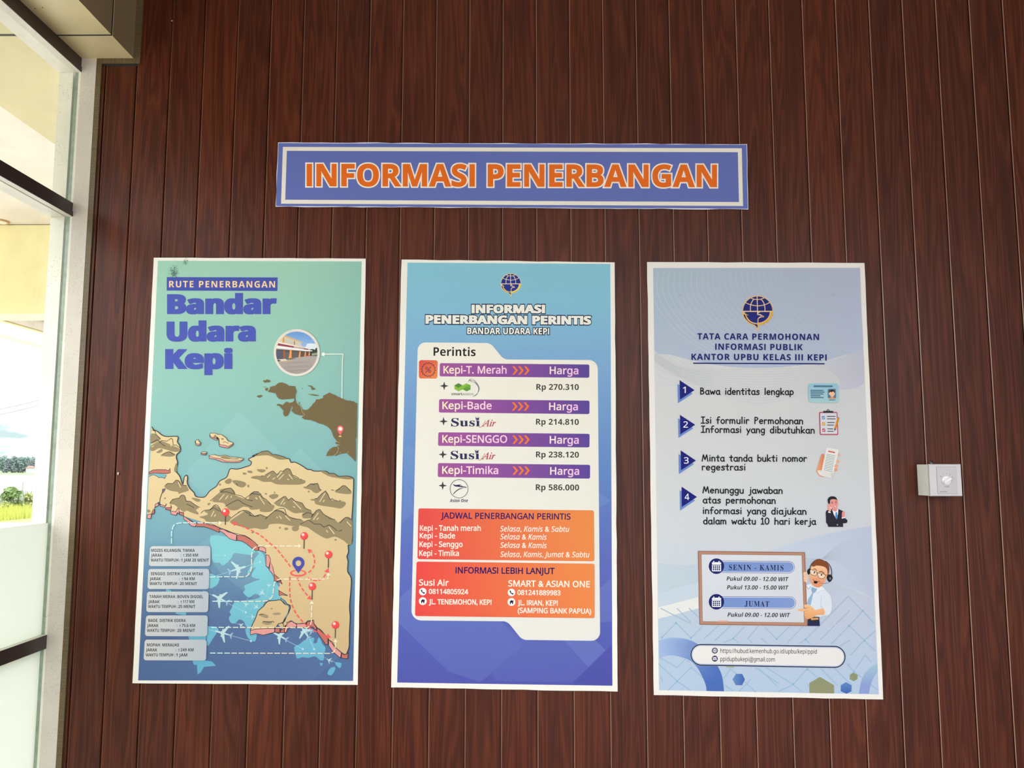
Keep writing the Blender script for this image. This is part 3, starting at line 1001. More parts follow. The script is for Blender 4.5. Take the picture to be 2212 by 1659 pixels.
def plane(cx, cy, L, ang, c=PL, c2=PL2):
    """little airliner seen from above; nose towards ang"""
    ca, sa = math.cos(math.radians(ang)), math.sin(math.radians(ang))
    T = lambda q: [(cx + L * (x * ca - y * sa), cy + L * (x * sa + y * ca)) for x, y in q]
    a.poly(T([(.5, 0), (.45, .05), (.1, .06), (-.45, .025), (-.5, 0), (-.45, -.025), (.1, -.06), (.45, -.05)]), c)
    a.poly(T([(.18, .04), (-.16, .5), (-.24, .5), (-.06, .04)]), c)
    a.poly(T([(.18, -.04), (-.16, -.5), (-.24, -.5), (-.06, -.04)]), c)
    a.poly(T([(-.36, .01), (-.5, .19), (-.55, .19), (-.48, 0), (-.55, -.19), (-.5, -.19), (-.36, -.01)]), c2)
    for s_ in (.2, -.2):
        a.poly(T([(.13, s_ - .03), (.13, s_ + .03), (.0, s_ + .03), (.0, s_ - .03)]), c)
def trail(p0, p1, w, dot=None):
    a.stroke([p0, p1], w, (164, 204, 212), round_=False)
    if dot: a.poly(ell(*dot, n=14), (178, 214, 214))
r3 = lambda x, y: (440 + x * R3[2], 1150 + y * R3[2])
r4 = lambda x, y: (600 + x * R4[2], 1140 + y * R4[2])
trail(r3(140, 585), r3(755, 390), .8, (*r3(755, 390), 2.0)); plane(*r3(455, 485), 39, -17)
trail(r3(0, 770), r3(565, 1058), .8, (*r3(565, 1058), 2.3)); plane(*r3(225, 875), 38, 207)
trail(r3(70, 1285), r3(635, 1438), .9, (*r3(635, 1438), 2.4)); plane(*r3(270, 1335), 37, 196)
trail(r4(-60, 1250), r4(305, 1445), .9, (*r4(305, 1445), 2.3)); plane(*r4(35, 1290), 33, 208)
trail(r4(330, 1200), r4(440, 1447), 1.2, (*r4(440, 1447), 2.3)); plane(*r4(325, 1235), 34, 238)
trail(r4(515, 1525), r4(720, 1615), .5); plane(*r4(620, 1580), 13, 204)
plane(*r4(400, 1240), 15, 0, PL2)
trail(r3(680, 745), r3(880, 870), .6); plane(*r3(780, 795), 14, 30)
trail(r3(600, 840), r3(520, 1080), .5); plane(*r3(572, 950), 12, 100)
trail(r3(880, 665), r3(845, 820), .5); plane(*r3(872, 700), 10, 100)
trail(r3(615, 910), r3(745, 1010), .5); plane(*r3(706, 985), 12, 38)
trail(r3(550, 1110), r3(690, 1120), .5); plane(*r3(655, 1117), 11, 4)
trail(r3(380, 1180), r3(525, 1240), .6); plane(*r3(505, 1228), 12, 215)
trail(r3(120, 305), r3(290, 300), .6, (*r3(290, 305), 1.6))
a.build('world_map', po1, 'pale blue world map with small airliners')

# headings
a = Art(sh)
a.poly([(361.9, 599.4), (600.8, 600.1), (600.1, 629.3), (361.6, 628.4)], (72, 84, 170))
a.text('RUTE PENERBANGAN', 366.7, 621.4, 595.2, 621.9, 13.8, (250, 214, 158), 'sans_b', track=.09)
a.build('title_strip', po1, 'blue strip lettered in cream')
a = Art(sh)
BL_ = (78, 90, 178)
a.text('Bandar', 366, 677.5, 595.0, 677.5, 39.5, BL_, 'sans_b', bold=1.7, fat=2.0)
a.text('Udara', 365, 736.5, 550, 736.5, 39.5, BL_, 'sans_b', bold=1.7, fat=2.0)
a.text('Kepi', 362.0, 795.8, 500, 795.8, 39.5, BL_, 'sans_b', bold=1.7, fat=2.0)
a.build('title_lettering', po1, 'heavy violet blue lettering')

# insect stain over the title strip
a = Art(sh); rr = random.Random(5)
for k in range(150):
    x, y = rr.gauss(377, 4.5), rr.gauss(590, 7)
    if k % 5 == 0: x, y = rr.gauss(402, 2.5), rr.gauss(565, 3.5)
    L = rr.uniform(.8, 3.6); t = rr.uniform(0, 6.28)
    a.stroke([(x, y), (x + L * math.cos(t), y + L * math.sin(t))], rr.uniform(.35, .9), mix((58, 84, 82), (95, 130, 125), rr.random()), round_=False)
a.build('stain', po1, 'dark speckled smudge')

# round photograph of the terminal, with leader line
a = Art(sh)
C = lambda x, y: (580 + x * N2[2], 700 + y * N2[2])
cx, cy = C(764, 768)
a.poly(ell(cx, cy, 49.8, 50.8, 64), (228, 220, 208))
RX, RY = 44.6, 45.6
def clip(poly):
    """keep the part of a polygon inside the round picture"""
    circ = ell(cx, cy, RX, RY, 64)
    out = list(poly)
    for i in range(len(circ)):
        A, B = circ[i], circ[(i + 1) % len(circ)]
        inp, out = out, []
        for k in range(len(inp)):
            P, Q = inp[k - 1], inp[k]
            sp = (B[0] - A[0]) * (P[1] - A[1]) - (B[1] - A[1]) * (P[0] - A[0])
            sq = (B[0] - A[0]) * (Q[1] - A[1]) - (B[1] - A[1]) * (Q[0] - A[0])
            if (sp >= 0) != (sq >= 0):
                t = sp / (sp - sq); out.append((P[0] + (Q[0] - P[0]) * t, P[1] + (Q[1] - P[1]) * t))
            if sq >= 0: out.append(Q)
        if not out: return None
    return out
def cp(s, col):
    p = clip(pts(s, N2))
    if p and len(p) > 2: a.poly(p, col)
a.poly(ell(cx, cy, RX, RY, 64), lambda x, y: mix((116, 158, 214), (168, 200, 232), (y - cy + 40) / 40))
for s_ in ('1020,570 1040,530 1130,520 1260,530 1330,560 1330,640 1000,640', '960,640 1010,600 1120,590 1250,620 1330,600 1330,720 960,720'):
    cp(s_, (226, 232, 238))
cp('1090,690 1180,670 1250,690 1270,640 1330,640 1330,880 1090,880', (58, 72, 60))
cp('1160,790 1330,760 1330,830 1160,850', (150, 156, 140))
cp('180,480 440,300 915,480 860,560 1000,640 870,600 180,560', (222, 206, 170))
cp('440,300 920,490 870,500 430,350', (206, 178, 132))
cp('400,365 440,370 440,510 385,490', (226, 150, 80)); cp('455,380 690,455 690,560 455,510', (206, 200, 184)); cp('715,470 860,510 860,590 715,560', (208, 202, 186)); cp('690,455 715,465 715,565 690,555', (160, 110, 80))
cp('180,470 1080,660 1080,700 180,640', (150, 70, 82)); cp('180,470 300,482 1080,660 1080,672 180,500', (240, 226, 212))
cp('690,595 830,625 830,660 690,640', (196, 168, 166)); cp('835,630 950,655 950,685 835,665', (190, 170, 170))
cp('180,570 240,575 1180,712 1180,728 1080,735 180,650', (238, 236, 232)); cp('180,640 1080,735 1080,745 180,672', (190, 186, 176))
cp('180,670 1120,735 1120,880 180,950', (96, 84, 82)); cp('230,720 410,730 410,920 230,930', (92, 92, 106)); cp('455,750 555,755 550,905 455,910', (98, 104, 110)); cp('640,755 800,765 800,880 640,890', (104, 98, 96))
for s_ in ('408,710 455,715 455,910 408,915', ): cp(s_, (172, 100, 66))
for s_ in ('585,690 630,700 630,910 550,915', '835,735 870,738 860,885 808,890', '985,740 1008,742 1010,865 965,870', '1090,748 1110,750 1112,855 1070,862'): cp(s_, (238, 160, 84))
cp('985,850 1120,835 1120,865 985,880', (206, 90, 84))
cp('180,960 460,925 1120,855 1330,860 1330,1400 180,1400', lambda x, y: mix((176, 166, 158), (160, 148, 144), (y - 775) / 35))
cp('230,960 460,930 520,975 360,1000', (224, 216, 198)); cp('240,955 300,960 350,985 260,1000', (66, 62, 54)); cp('460,930 780,905 620,945 500,950', (86, 80, 60)); cp('330,990 680,975 600,1000 270,1015', (190, 170, 130))
for k in range(9):
    yy = 1030 + k * 34; cp('%d,%d %d,%d %d,%d' % (300 + k * 30, yy + 20, 760 + k * 20, yy - 25, 1250, yy - 20), mix((160, 148, 144), (186, 176, 168), (k % 3) / 3))
a.poly(ell(699.6, 765.9, 3.8, n=20), (244, 240, 226))
ln = pts('1470,807 1992,805', N2) + [(740.5, 780), (738.9, 907.8)]
a.stroke(ln, 1.9, (240, 238, 224), round_=False)
a.stroke([ln[1], (ln[1][0], ln[1][1] + .01)], 1.9, (240, 238, 224))
a.build('terminal_picture', po1, 'round picture of a terminal with orange columns')

# brown outline map
a = Art(sh)
BR_ = (118, 102, 70)
main = '355,285 440,265 470,240 510,214 560,212 620,232 670,265 735,272 785,272 780,295 805,360 785,420 785,470 790,520 805,560 835,600 870,600 890,640 910,672 960,680 995,672 1060,610 1085,570 1120,540 1135,500 1190,497 1262,470 1250,440 1360,384 1480,432 1500,450 1600,490 1650,515 1720,522 1795,540 1800,562 1835,560 1825,1140 1805,1190 1815,1230 1810,1560 1745,1490 1668,1425 1660,1410 1560,1425 1500,1440 1490,1460 1470,1430 1500,1400 1520,1330 1480,1290 1540,1275 1460,1240 1490,1210 1430,1130 1410,1060 1385,1010 1330,960 1250,920 1190,910 1130,880 1050,850 940,840 890,805 915,775 860,770 800,755 760,735 715,690 740,640 735,600 700,660 690,700 655,770 610,790 580,760 575,720 590,700 555,660 510,610 465,600 470,580 510,575 570,595 600,560 640,535 680,560 740,545 765,520 765,480 690,490 570,500 510,490 470,450 450,395 350,375 315,370 345,330'
a.poly(pts(main, N1), BR_)
a.poly(pts('1305,1462 1330,1400 1370,1345 1420,1312 1490,1302 1520,1340 1490,1410 1440,1455', N1), BR_)
for s_ in ('230,190 240,170 265,180 300,160 350,170 360,195 330,208 290,200 285,218', '268,310 315,300 310,345 295,358 275,345', '118,446 160,428 205,422 218,440 185,470 150,462',
           '985,262 1010,258 1060,265 1110,312 1130,328 1090,338 1058,332 1050,290', '993,405 1090,410 1200,432 1150,440 1080,432', '228,290 290,280 270,292', '895,312 910,300 912,326', '840,545 862,545 855,590 842,580',
           '1450,1462 1480,1430 1495,1460', '1455,1228 1540,1255 1510,1268 1480,1258'):
    a.poly(pts(s_, N1), BR_)
for s_ in ('860,590 890,660 900,715 938,745 935,770 880,805', '1455,1225 1500,1220 1545,1240', '1480,1265 1520,1280 1545,1270', '1480,1290 1525,1330 1500,1405 1440,1455', '1665,1415 1690,1382', '1550,1420 1552,1390'):
    a.stroke(pts(s_, N1), .55, (206, 196, 160), round_=False)
a.build('outline_map', po1, 'brown island silhouette')
a = Art(sh)
dx, dy = 736, 926.3
a.poly([(736, 941)] + ell(736, 926.8, 6.9, 7.2, 30, 155, 385), (240, 106, 112))
a.poly(ell(736.2, 926.6, 4.1, n=20), (246, 232, 226)); a.poly(ell(735.9, 942.7, 3.3, 1.3, n=16), (248, 206, 132))
a.build('map_pin', po1, 'small coral pin with white centre')

# drawn map of mountains and cliffs
a = Art(sh)
LAND = lambda x, y: mix((222, 198, 150), (202, 174, 130), (y - 1000) / 420)
DK, OL, OL2, HI = (46, 46, 54), (150, 134, 100), (158, 142, 112), (220, 200, 152)
PK, RD = (220, 152, 144), (190, 112, 100)
north = '135,110 150,90 175,140 225,155 300,215 380,240 530,235 555,260 540,320 575,375 590,440 575,480 535,515 525,570 545,640 535,700 525,780 580,860 610,950 630,975 650,870 685,840 700,880 695,960 740,1050 800,1110 830,1170 955,1182 1010,1130 1050,1080 1150,1010 1200,930 1305,875 1340,790 1370,740 1480,745 1620,705 1680,680 1690,630 1650,605 1660,580 1740,545 1803,500'
nr = '0,228 50,190 110,180 180,130 240,115 310,112 370,165 440,170 560,205 610,232 650,235 680,295 745,290 860,350 940,405 1000,410 1055,435 1240,435 1300,475 1380,475 1450,522 1590,515 1680,545 1695,600 1690,800 1675,1080 1665,1230 1672,1400 1668,1580 1620,1640'
east = '845,210 850,290 830,340 845,400 840,520 880,590 880,720 862,930 870,1060 860,1260 858,1410 825,1505 800,1500'
south = '700,1440 640,1360 610,1330 540,1250 480,1190 440,1130 360,1110 310,1150 240,1140 170,1110 120,1140 90,1200 60,1200 10,1150 -40,1160'
isl_l = [r3(1010, 1195), r3(1060, 1190), r3(1085, 1130), r3(1130, 1060), r3(1160, 960), r3(1100, 935), r3(1040, 870)]
swc = '1030,850 1000,800 1000,730 1025,700 1010,670 1000,620 950,560 930,480 880,370 830,290 830,230 740,180 690,130 640,95 560,45 450,35 400,10 330,-30 220,-65'
land = pts(north, R1) + pts(nr, R2)[1:] + pts(east, R4) + pts(south, R4) + isl_l + pts(swc, R3)
west = '640,1475 560,1420 545,1380 500,1440 450,1395 370,1350 350,1330 280,1290 250,1250 230,1270 190,1330 140,1440 72,1455 88,1100 110,720 135,330'
land += pts(west, R1)
a.poly(land, LAND)
# cliffs: pink and red bands under the shore
def cliff(top, bot, fr, col):
    p = pts(top, fr) + pts(bot, fr)[::-1]
    a.poly(p, col)
    a.stroke(p, 1.15, DK, closed=True)
cliff('72,1455 140,1440', '70,1510 130,1515', R1, PK); cliff('140,1440 165,1380 190,1375', '150,1445 180,1440 190,1375', R1, RD)
cliff('195,1335 200,1290 250,1270', '195,1340 245,1310 250,1272', R1, PK)
cliff('280,1290 350,1320 370,1280', '275,1320 345,1340 372,1300', R1, PK); cliff('360,1345 440,1340 440,1290', '360,1375 435,1385 455,1340', R1, RD)
cliff('435,1395 515,1410 550,1350 570,1370 570,1420', '445,1445 520,1465 545,1420 560,1440 575,1425', R1, PK); cliff('575,1410 640,1420', '575,1450 640,1475', R1, RD)
cliff('640,1475 720,1530 810,1590 870,1585', '640,1520 690,1560 760,1630 820,1640', R1, PK)
cliff('870,1575 960,1578 1040,1610 1120,1625 1200,1659', '815,1638 960,1640 1080,1680 1190,1730', R1, RD)
cliff('270,-45 330,-10 400,10 450,30', '200,-40 280,10 350,80 440,110', R3, PK)
cliff('450,35 560,45 640,95 690,130 740,185 735,235', '455,105 510,110 580,150 640,200 700,240 735,235', R3, RD)
cliff('745,190 790,185 830,210 835,270', '740,235 800,250 830,270 835,272', R3, PK)
cliff('835,295 870,300 895,350', '835,440 870,470 890,400', R3, PK); cliff('895,380 930,470 945,560', '880,500 910,530 945,580', R3, PK)
cliff('945,550 990,590 1035,630', '945,640 1000,645 1035,632', R3, RD); cliff('985,650 1035,640 1050,680', '990,655 1030,665 1048,682', R3, RD)
cliff('1005,765 1060,800 1120,832', '1010,830 1060,825 1118,835', R3, RD)
cliff('120,1140 170,1110 235,1150', '120,1200 190,1180 230,1180', R4, PK); cliff('235,1140 330,1135 355,1150', '235,1185 300,1190 355,1180', R4, PK)
cliff('355,1120 435,1100 440,1140 470,1190', '350,1180 430,1180 455,1215 468,1205', R4, RD)
cliff('480,1190 520,1210 560,1260 605,1320', '470,1235 540,1330 580,1390 605,1385', R4, RD)
cliff('615,1330 660,1360 690,1420 765,1480', '615,1400 660,1470 755,1550 765,1490', R4, PK); cliff('770,1485 805,1510 845,1490', '765,1550 805,1555 842,1555', R4, RD)
cliff('90,1170 80,1240 120,1140', '90,1250 110,1240 125,1200', R4, PK)
# inlet in the west
cliff('105,790 160,760 240,752 360,755 400,770 430,735', '105,825 180,810 340,815 390,815 432,800', R1, RD)
a.poly(smooth(pts('110,860 160,830 220,850 260,880 330,880 345,900 370,830 300,820 180,812 115,830', R1), True, 2), (118, 176, 182)); a.stroke(pts('105,860 160,832 210,848 260,880 290,870 335,885 345,895 372,835', R1), 1.0, DK)
# outlines
a.stroke(smooth(pts(north, R1)[1:] + pts(nr, R2)[1:] + pts(east, R4)[:-1], False, 3), 1.75, DK)
a.stroke(pts('640,1475 720,1525 810,1580 960,1575 1090,1605 1200,1655', R1) + pts('400,5 560,40 620,75 690,130 740,180', R3), 1.0, DK)
a.stroke(pts('110,1130 130,1120 170,1105 220,1140 300,1140 350,1130 360,1108 435,1098 440,1140 480,1190 560,1260 610,1320 690,1420 760,1480 800,1510 830,1500', R4), 1.3, DK)
a.stroke(pts('355,1050 310,1060 310,1100 275,1200 265,1300', R1), 1.6, DK)
a.poly(pts('305,1060 365,1045 345,1090 312,1130', R1), (110, 100, 110))
# southern island
isl = '630,1290 700,1130 720,1070 740,1030 800,980 860,910 960,900 1030,890 1080,945 1130,965 1140,1000 1120,1080 1085,1130 1060,1190 1000,1210 965,1260 900,1280 830,1270 700,1295'
a.poly(pts(isl, R3), LAND); a.stroke(smooth(pts(isl, R3), True, 2), 1.6, DK, closed=True)
cliff('632,1295 700,1280 830,1270 950,1270', '630,1355 700,1335 800,1358 950,1320', R3, PK); cliff('955,1270 1020,1265 1020,1320', '955,1320 1010,1325 1022,1322', R3, RD); cliff('1030,1295 1080,1265', '1030,1325 1080,1325', R3, RD)
for s_ in ('745,1095 800,1075 860,1095 868,1125 830,1132 780,1112', '925,1070 1000,1058 1032,1075 1000,1090 940,1088', '780,1190 830,1172 920,1178 900,1215 840,1222', '895,1008 915,998 930,1010 910,1020'):
    a.poly(smooth(pts(s_, R3), True, 3), OL2)
for s_ in ('745,1092 770,1078 800,1080', '800,1175 880,1185 915,1178', '925,1172 940,1185'): a.stroke(pts(s_, R3), 1.3, DK)
a.stroke(pts('1035,870 1085,905 1110,945 1155,965 1158,1000 1130,1070 1105,1110 1085,1165 1055,1200', R3), 2.2, DK); a.stroke(pts('1040,875 1085,912 1105,950 1145,975 1120,1080 1080,1140', R3), .8, (140, 190, 196))
a.stroke(pts('1060,1190 1075,1250 1085,1262', R3), 1.4, DK)
# olive hills
for s_ in ('130,205 200,200 280,270 260,300 200,330 130,340', '125,390 220,330 300,310 470,380 580,430 575,470 480,475 360,440 260,420 180,460 125,455', '215,485 300,430 310,470 260,495', '280,535 330,500 400,475 450,480 510,530 430,552 340,545',
           '340,1020 380,970 470,970 520,920 570,930 620,990 690,1010 720,1070 690,1090 620,1110 560,1130 550,1100 430,1080', '420,1280 470,1220 560,1200 610,1150 655,1170 680,1240 760,1260 870,1340 830,1380 870,1430 860,1450 760,1420 690,1390 640,1410 570,1360 500,1300',
           '760,1190 860,1205 905,1225 880,1250 830,1245', '880,1490 960,1470 1020,1440 960,1400 1050,1370 1110,1310 1180,1340 1240,1420 1370,1480 1340,1560 1260,1560 1130,1565 1000,1560 960,1520',
           '1080,1245 1200,1130 1300,1090 1400,1130 1560,1200 1720,1230 1803,1230 1803,1370 1650,1340 1560,1330 1470,1380 1360,1380 1300,1320 1250,1270', '1280,930 1350,890 1390,920 1360,970 1300,970', '1390,930 1480,920 1590,950 1610,990 1560,1030 1480,1010', '1680,880 1760,850 1803,855 1803,905', '1635,770 1700,775 1705,805 1640,800', '1555,805 1600,800 1620,825 1570,830', '1190,975 1215,970 1220,995 1195,1000', '1630,990 1660,995 1655,1030 1630,1020', '1010,1280 1050,1270 1055,1290 1020,1308', '335,1195 360,1185 365,1205 345,1210', '75,1380 110,1375 120,1410 85,1420', '1210,1060 1380,1045 1440,1130 1300,1100 1215,1110'):
    a.poly(smooth(pts(s_, R1), True, 3), OL)
for s_ in ('490,760 510,680 530,650 540,700 525,800 505,790',): a.poly(smooth(pts(s_, R1), True, 2), OL)
for s_ in ('25,545 80,515 250,505 360,440 400,440 450,490 600,400 660,405 700,500 810,560 910,590 900,630 800,655 620,655 450,650 350,610 230,610 140,570', '880,690 940,680 1000,640 1110,640 1140,720 1170,745 1110,790 1050,780 1000,740 900,715', '1390,765 1500,690 1560,680 1660,760 1640,805 1500,800', '1000,890 1110,870 1240,760 1310,890 1450,920 1555,935 1565,980 1490,1040 1350,1020 1200,1000 1080,970 1060,920 1010,910',
           '395,945 440,940 560,850 640,900 690,870 760,925 860,960 920,1040 1010,1080 1000,1120 860,1110 740,1120 660,1080 560,1020 460,1000', '0,840 80,770 190,820 250,890 360,975 410,1000 370,1080 280,1100 180,1090 160,1040 90,1060 0,1040', '-310,1250 -200,1170 -60,1080 0,1100 60,1160 180,1140 290,1180 420,1080 540,1080 620,1160 740,1200 860,1230 880,1250 830,1300 800,1340 720,1330 600,1310 490,1290 330,1300 300,1360 200,1380 100,1360 0,1370 -100,1345 -260,1300', '700,1340 800,1335 790,1400 710,1405',
           '860,1130 950,1110 1030,1130 1090,1070 1150,1060 1210,1130 1400,1230 1450,1270 1570,1180 1670,1240 1665,1600 1600,1620 1530,1560 1390,1500 1270,1530 1180,1500 1020,1400 950,1350 820,1310 960,1230 1000,1200 880,1200', '120,410 200,405 270,420 230,455 170,450', '265,385 285,370 302,385 285,405', '320,840 400,805 470,820 460,860 380,890', '400,770 415,765 428,785 408,795', '252,800 275,788 290,805 268,820', '950,765 968,750 985,770 965,782', '480,1355 500,1338 515,1355 495,1372', '565,1370 600,1350 640,1370 600,1395', '1380,1550 1405,1535 1425,1552 1400,1565', '30,1430 60,1415 85,1425 50,1447', '110,178 180,132 240,118 310,115 370,168 440,173 560,208 608,238 540,250 460,240 330,185 240,178 120,190', '1160,440 1240,437 1300,478 1380,478 1450,525 1590,518 1670,548 1660,568 1560,565 1430,545 1300,520'):
    a.poly(smooth(pts(s_, R2), True, 3), OL)
# ridges
for s_ in ('130,345 230,290 270,330 350,388', '150,140 200,160 205,200 280,270', '275,330 300,300 380,310 440,270 470,290 480,370 520,370 575,410', '310,520 360,490 420,475 470,510 510,515', '370,995 400,965 470,970 520,918 570,930 610,990 690,1000', '430,1275 470,1215 570,1195 600,1152 655,1160 680,1240 740,1245 830,1310 890,1340', '690,1290 740,1310 800,1345', '910,1430 960,1385 1060,1375 1110,1310 1170,1310 1230,1420', '1050,1370 1110,1350 1200,1400', '1055,1240 1170,1140 1280,1060 1380,1042 1440,1135 1530,1160 1620,1215 1710,1235', '1210,1110 1300,1095 1440,1140', '1285,1325 1380,1270 1490,1225 1560,1275 1700,1330', '1370,1510 1480,1430 1570,1390 1700,1470 1803,1470', '1490,1415 1570,1385 1650,1400 1720,1460', '1590,1200 1680,1140 1740,1095 1803,1100', '1460,970 1480,1000'):
    a.stroke(smooth(pts(s_, R1), False, 2), 1.1, DK)
for s_ in ('260,500 360,440 400,440 450,490 510,430 550,440 600,398 660,405 700,500 740,510 810,555', '830,565 855,572', '195,512 225,515', '940,685 1000,640 1050,655 1110,632 1140,720 1172,742', '1335,738 1375,745', '1410,745 1450,735 1500,685 1560,672 1640,755', '1070,880 1110,875 1240,755 1310,890 1350,880 1380,905 1440,920', '1460,918 1490,915', '430,940 560,850 600,855 635,905 690,870 740,920 860,955 910,1035 1000,1072', '0,830 85,765 180,800 210,860 270,890 355,975', '40,800 180,815', '0,905 55,915', '0,1000 50,1015', '0,1150 100,1170 180,1140 270,1180 300,1175', '260,1215 420,1075 530,1040 580,1060 605,1140 700,1200 845,1222', '420,1078 500,1080 600,1140', '0,1100 70,1150', '875,1150 940,1110 1030,1135 1010,1185 1090,1080 1150,1060 1200,1125 1320,1205 1390,1220', '835,1297 960,1230 1060,1295 1160,1295 1210,1345 1290,1310 1350,1340 1430,1405', '1455,1410 1505,1392', '1465,1268 1490,1262 1570,1185 1650,1225'):
    a.stroke(smooth(pts(s_, R2), False, 2), 1.15, DK)
for s_, fr in (('150,400 170,385', R1), ('430,340 450,390', R1), ('1200,1220 1270,1140', R1), ('1290,1210 1330,1160', R1), ('1375,1185 1385,1165', R1), ('1070,1480 1110,1400', R1), ('1120,1480 1135,1450', R1), ('560,960 595,1030', R1), ('1760,1190 1780,1210', R1),
              ('295,535 340,495', R2), ('385,565 415,545', R2), ('455,530 535,445', R2), ('485,568 560,490', R2), ('645,490 700,560', R2), ('625,565 640,575', R2), ('1145,930 1230,795', R2), ('1205,930 1220,905', R2), ('515,970 565,890', R2), ('560,975 580,945', R2), ('720,925 840,1050', R2), ('720,1010 740,1022', R2), ('165,845 245,970', R2), ('110,865 130,885', R2), ('490,1165 525,1205', R2), ('590,1165 660,1235', R2), ('445,1180 460,1190', R2), ('1045,1225 1120,1115', R2), ('1100,1220 1125,1195', R2), ('1300,1345 1380,1450', R2), ('1255,1400 1275,1425', R2), ('1590,1260 1650,1325', R2)):
    p = pts(s_, fr); a.stroke(p, 2.0, HI)
# small islands in the bay
def islet(top, base, fr, col=PK):
    a.poly(pts(base, fr), col); a.stroke(pts(base, fr), 1.0, DK, closed=True)
    a.poly(pts(top, fr), (224, 200, 154)); a.stroke(pts(top, fr), 1.0, DK, closed=True)
islet('1045,205 1060,185 1130,188 1180,210 1220,205 1300,260 1330,310 1400,330 1410,350 1330,395 1290,375 1200,365 1190,270 1160,245 1130,270 1060,240', '1045,205 1050,250 1150,300 1180,260 1195,390 1230,400 1330,420 1410,365 1410,345 1200,300', R1)
a.poly(pts('1095,255 1130,205 1170,245 1140,270', R1), OL); a.poly(smooth(pts('1220,270 1255,262 1265,285 1235,290', R1), True, 2), OL); a.stroke(pts('1255,335 1280,320 1340,345', R1), .9, DK)
islet('825,310 840,290 870,290 885,325 905,330 895,355 850,355 830,340', '820,310 825,360 850,380 895,375 905,340 860,330', R1)
islet('915,490 950,475 1000,482 998,500 920,505', '912,492 915,520 980,528 1000,500', R1, (180, 120, 116))
islet('1035,535 1120,520 1200,545 1280,525 1360,560 1450,560 1570,580 1560,600 1480,620 1300,620 1200,580 1120,570', '1035,540 1040,580 1120,590 1250,635 1400,645 1500,640 1570,600 1400,590', R1)
a.poly(smooth(pts('1210,565 1280,535 1380,580 1480,575 1490,595 1300,590', R1), True, 2), OL)
a.build('illustrated_map', po1, 'sand coloured map drawn with mountains and pink cliffs')

# dashed air routes in red, legend leaders in cream
a = Art(sh)
RED = (236, 92, 92)
def ah(p, ang, L, w, col):
    c, s_ = math.cos(math.radians(ang)), math.sin(math.radians(ang))
    a.poly([(p[0] + L * c, p[1] + L * s_), (p[0] - w * s_, p[1] + w * c), (p[0] + w * s_, p[1] - w * c)], col)
ROUTES = (([r4(160, 462), r4(60, 330), r4(-20, 235), r3(880, 135), r3(720, 10), (508, 1129)], (510, 1131), 200, 8.5, 5.2),
          (pts('375,533 430,470 447,400 440,340 410,285', R4), r4(400, 285), 225, 9, 5.2),
          (pts('370,595 420,620 500,622 550,590 590,535', R4), r4(592, 530), -70, 10, 5.6),
          (pts('245,590 270,670 310,740 375,820', R4), r4(375, 822), 42, 9, 5.2),
          (pts('152,580 150,700 160,850 210,990 300,1110 390,1190 480,1240 600,1290', R4), r4(595, 1287), 20, 9.5, 5.4))
for path, tip, ang, L_, w_ in ROUTES:
    a = Art(sh)
    a.dash(smooth(path, False, 6), 2.6, RED, 8.2, 4); ah(tip, ang, L_, w_, RED)
    a.build('route_arrow', po1, 'red dashed arrow')
CRM = (236, 226, 196)
LB = lambda x, y: mix((206, 240, 240), (236, 226, 196), (x - 480) / 60)
LEAD = ([(372.8, 1174), (373, 1150)] + smooth(pts('472,1655 490,1620 540,1590 600,1580', R1), False, 4) + [(398, 1129), (478, 1129)],
        smooth(pts('745,365 870,362 1050,362 1090,350 1115,320 1128,270 1130,160 1150,100 1200,80', fC), False, 4) + pts('1300,80 1570,80', fC),
        smooth(pts('770,586 1200,586 1290,570 1325,520 1332,440 1350,400 1385,384', fC), False, 4) + pts('1470,384 1790,384 1828,378 1832,350', fC),
        pts('760,825 1600,828', fC) + smooth(pts('1640,828 1672,790 1678,700 1680,610', fC), False, 4),
        pts('748,1061 1850,1064', fC) + smooth(pts('1885,1050 1896,1000 1898,960', fC), False, 4))
for path, ang in zip(LEAD, (0, 0, -90, -90, -90)):
    a = Art(sh)
    a.dash(path, 1.9, LB, 12, 3.4); ah((path[-1][0] - (3 if ang == 0 else 0), path[-1][1]), ang, 6.5, 4.7, CRM)
    a.build('leader_arrow', po1, 'cream dashed arrow from a legend card')

for px, py, x2, y2 in ((489.3, 1106, 488.6, 1132.5), (658.5, 1157.3, 658, 1184), (711, 1197.4, 710.4, 1225), (676, 1266, 675.5, 1293.5), (725.9, 1349, 725.4, 1376)):
    a = Art(sh)
    a.stroke([(px, py), (x2, y2)], 2.1, (78, 74, 72))
    a.poly(ell(px, py, 8.1, 8.4, 28), (222, 66, 62)); a.poly(ell(px - .7, py - .6, 7.0, 7.3, 28), (234, 82, 76)); a.poly(ell(px - 2.6, py - 2.9, 3.0, 3.1, 16), (248, 214, 206))
    a.build('map_pin', po1, 'red ball headed map pin')
a = Art(sh)
a.poly(ell(645.6, 1237.3, 17.3, 7.4, 40), RED, holes=[ell(645.6, 1236.6, 13.9, 4.6, 40)])
q = r4(253, 540)
a.poly([q] + ell(646, 1215.3, 13, 13.2, 40, 152, 388), (72, 78, 158), holes=[ell(646, 1216, 6.1, 6.4, 28)])
a.build('location_marker', po1, 'large blue location drop over a red ring')

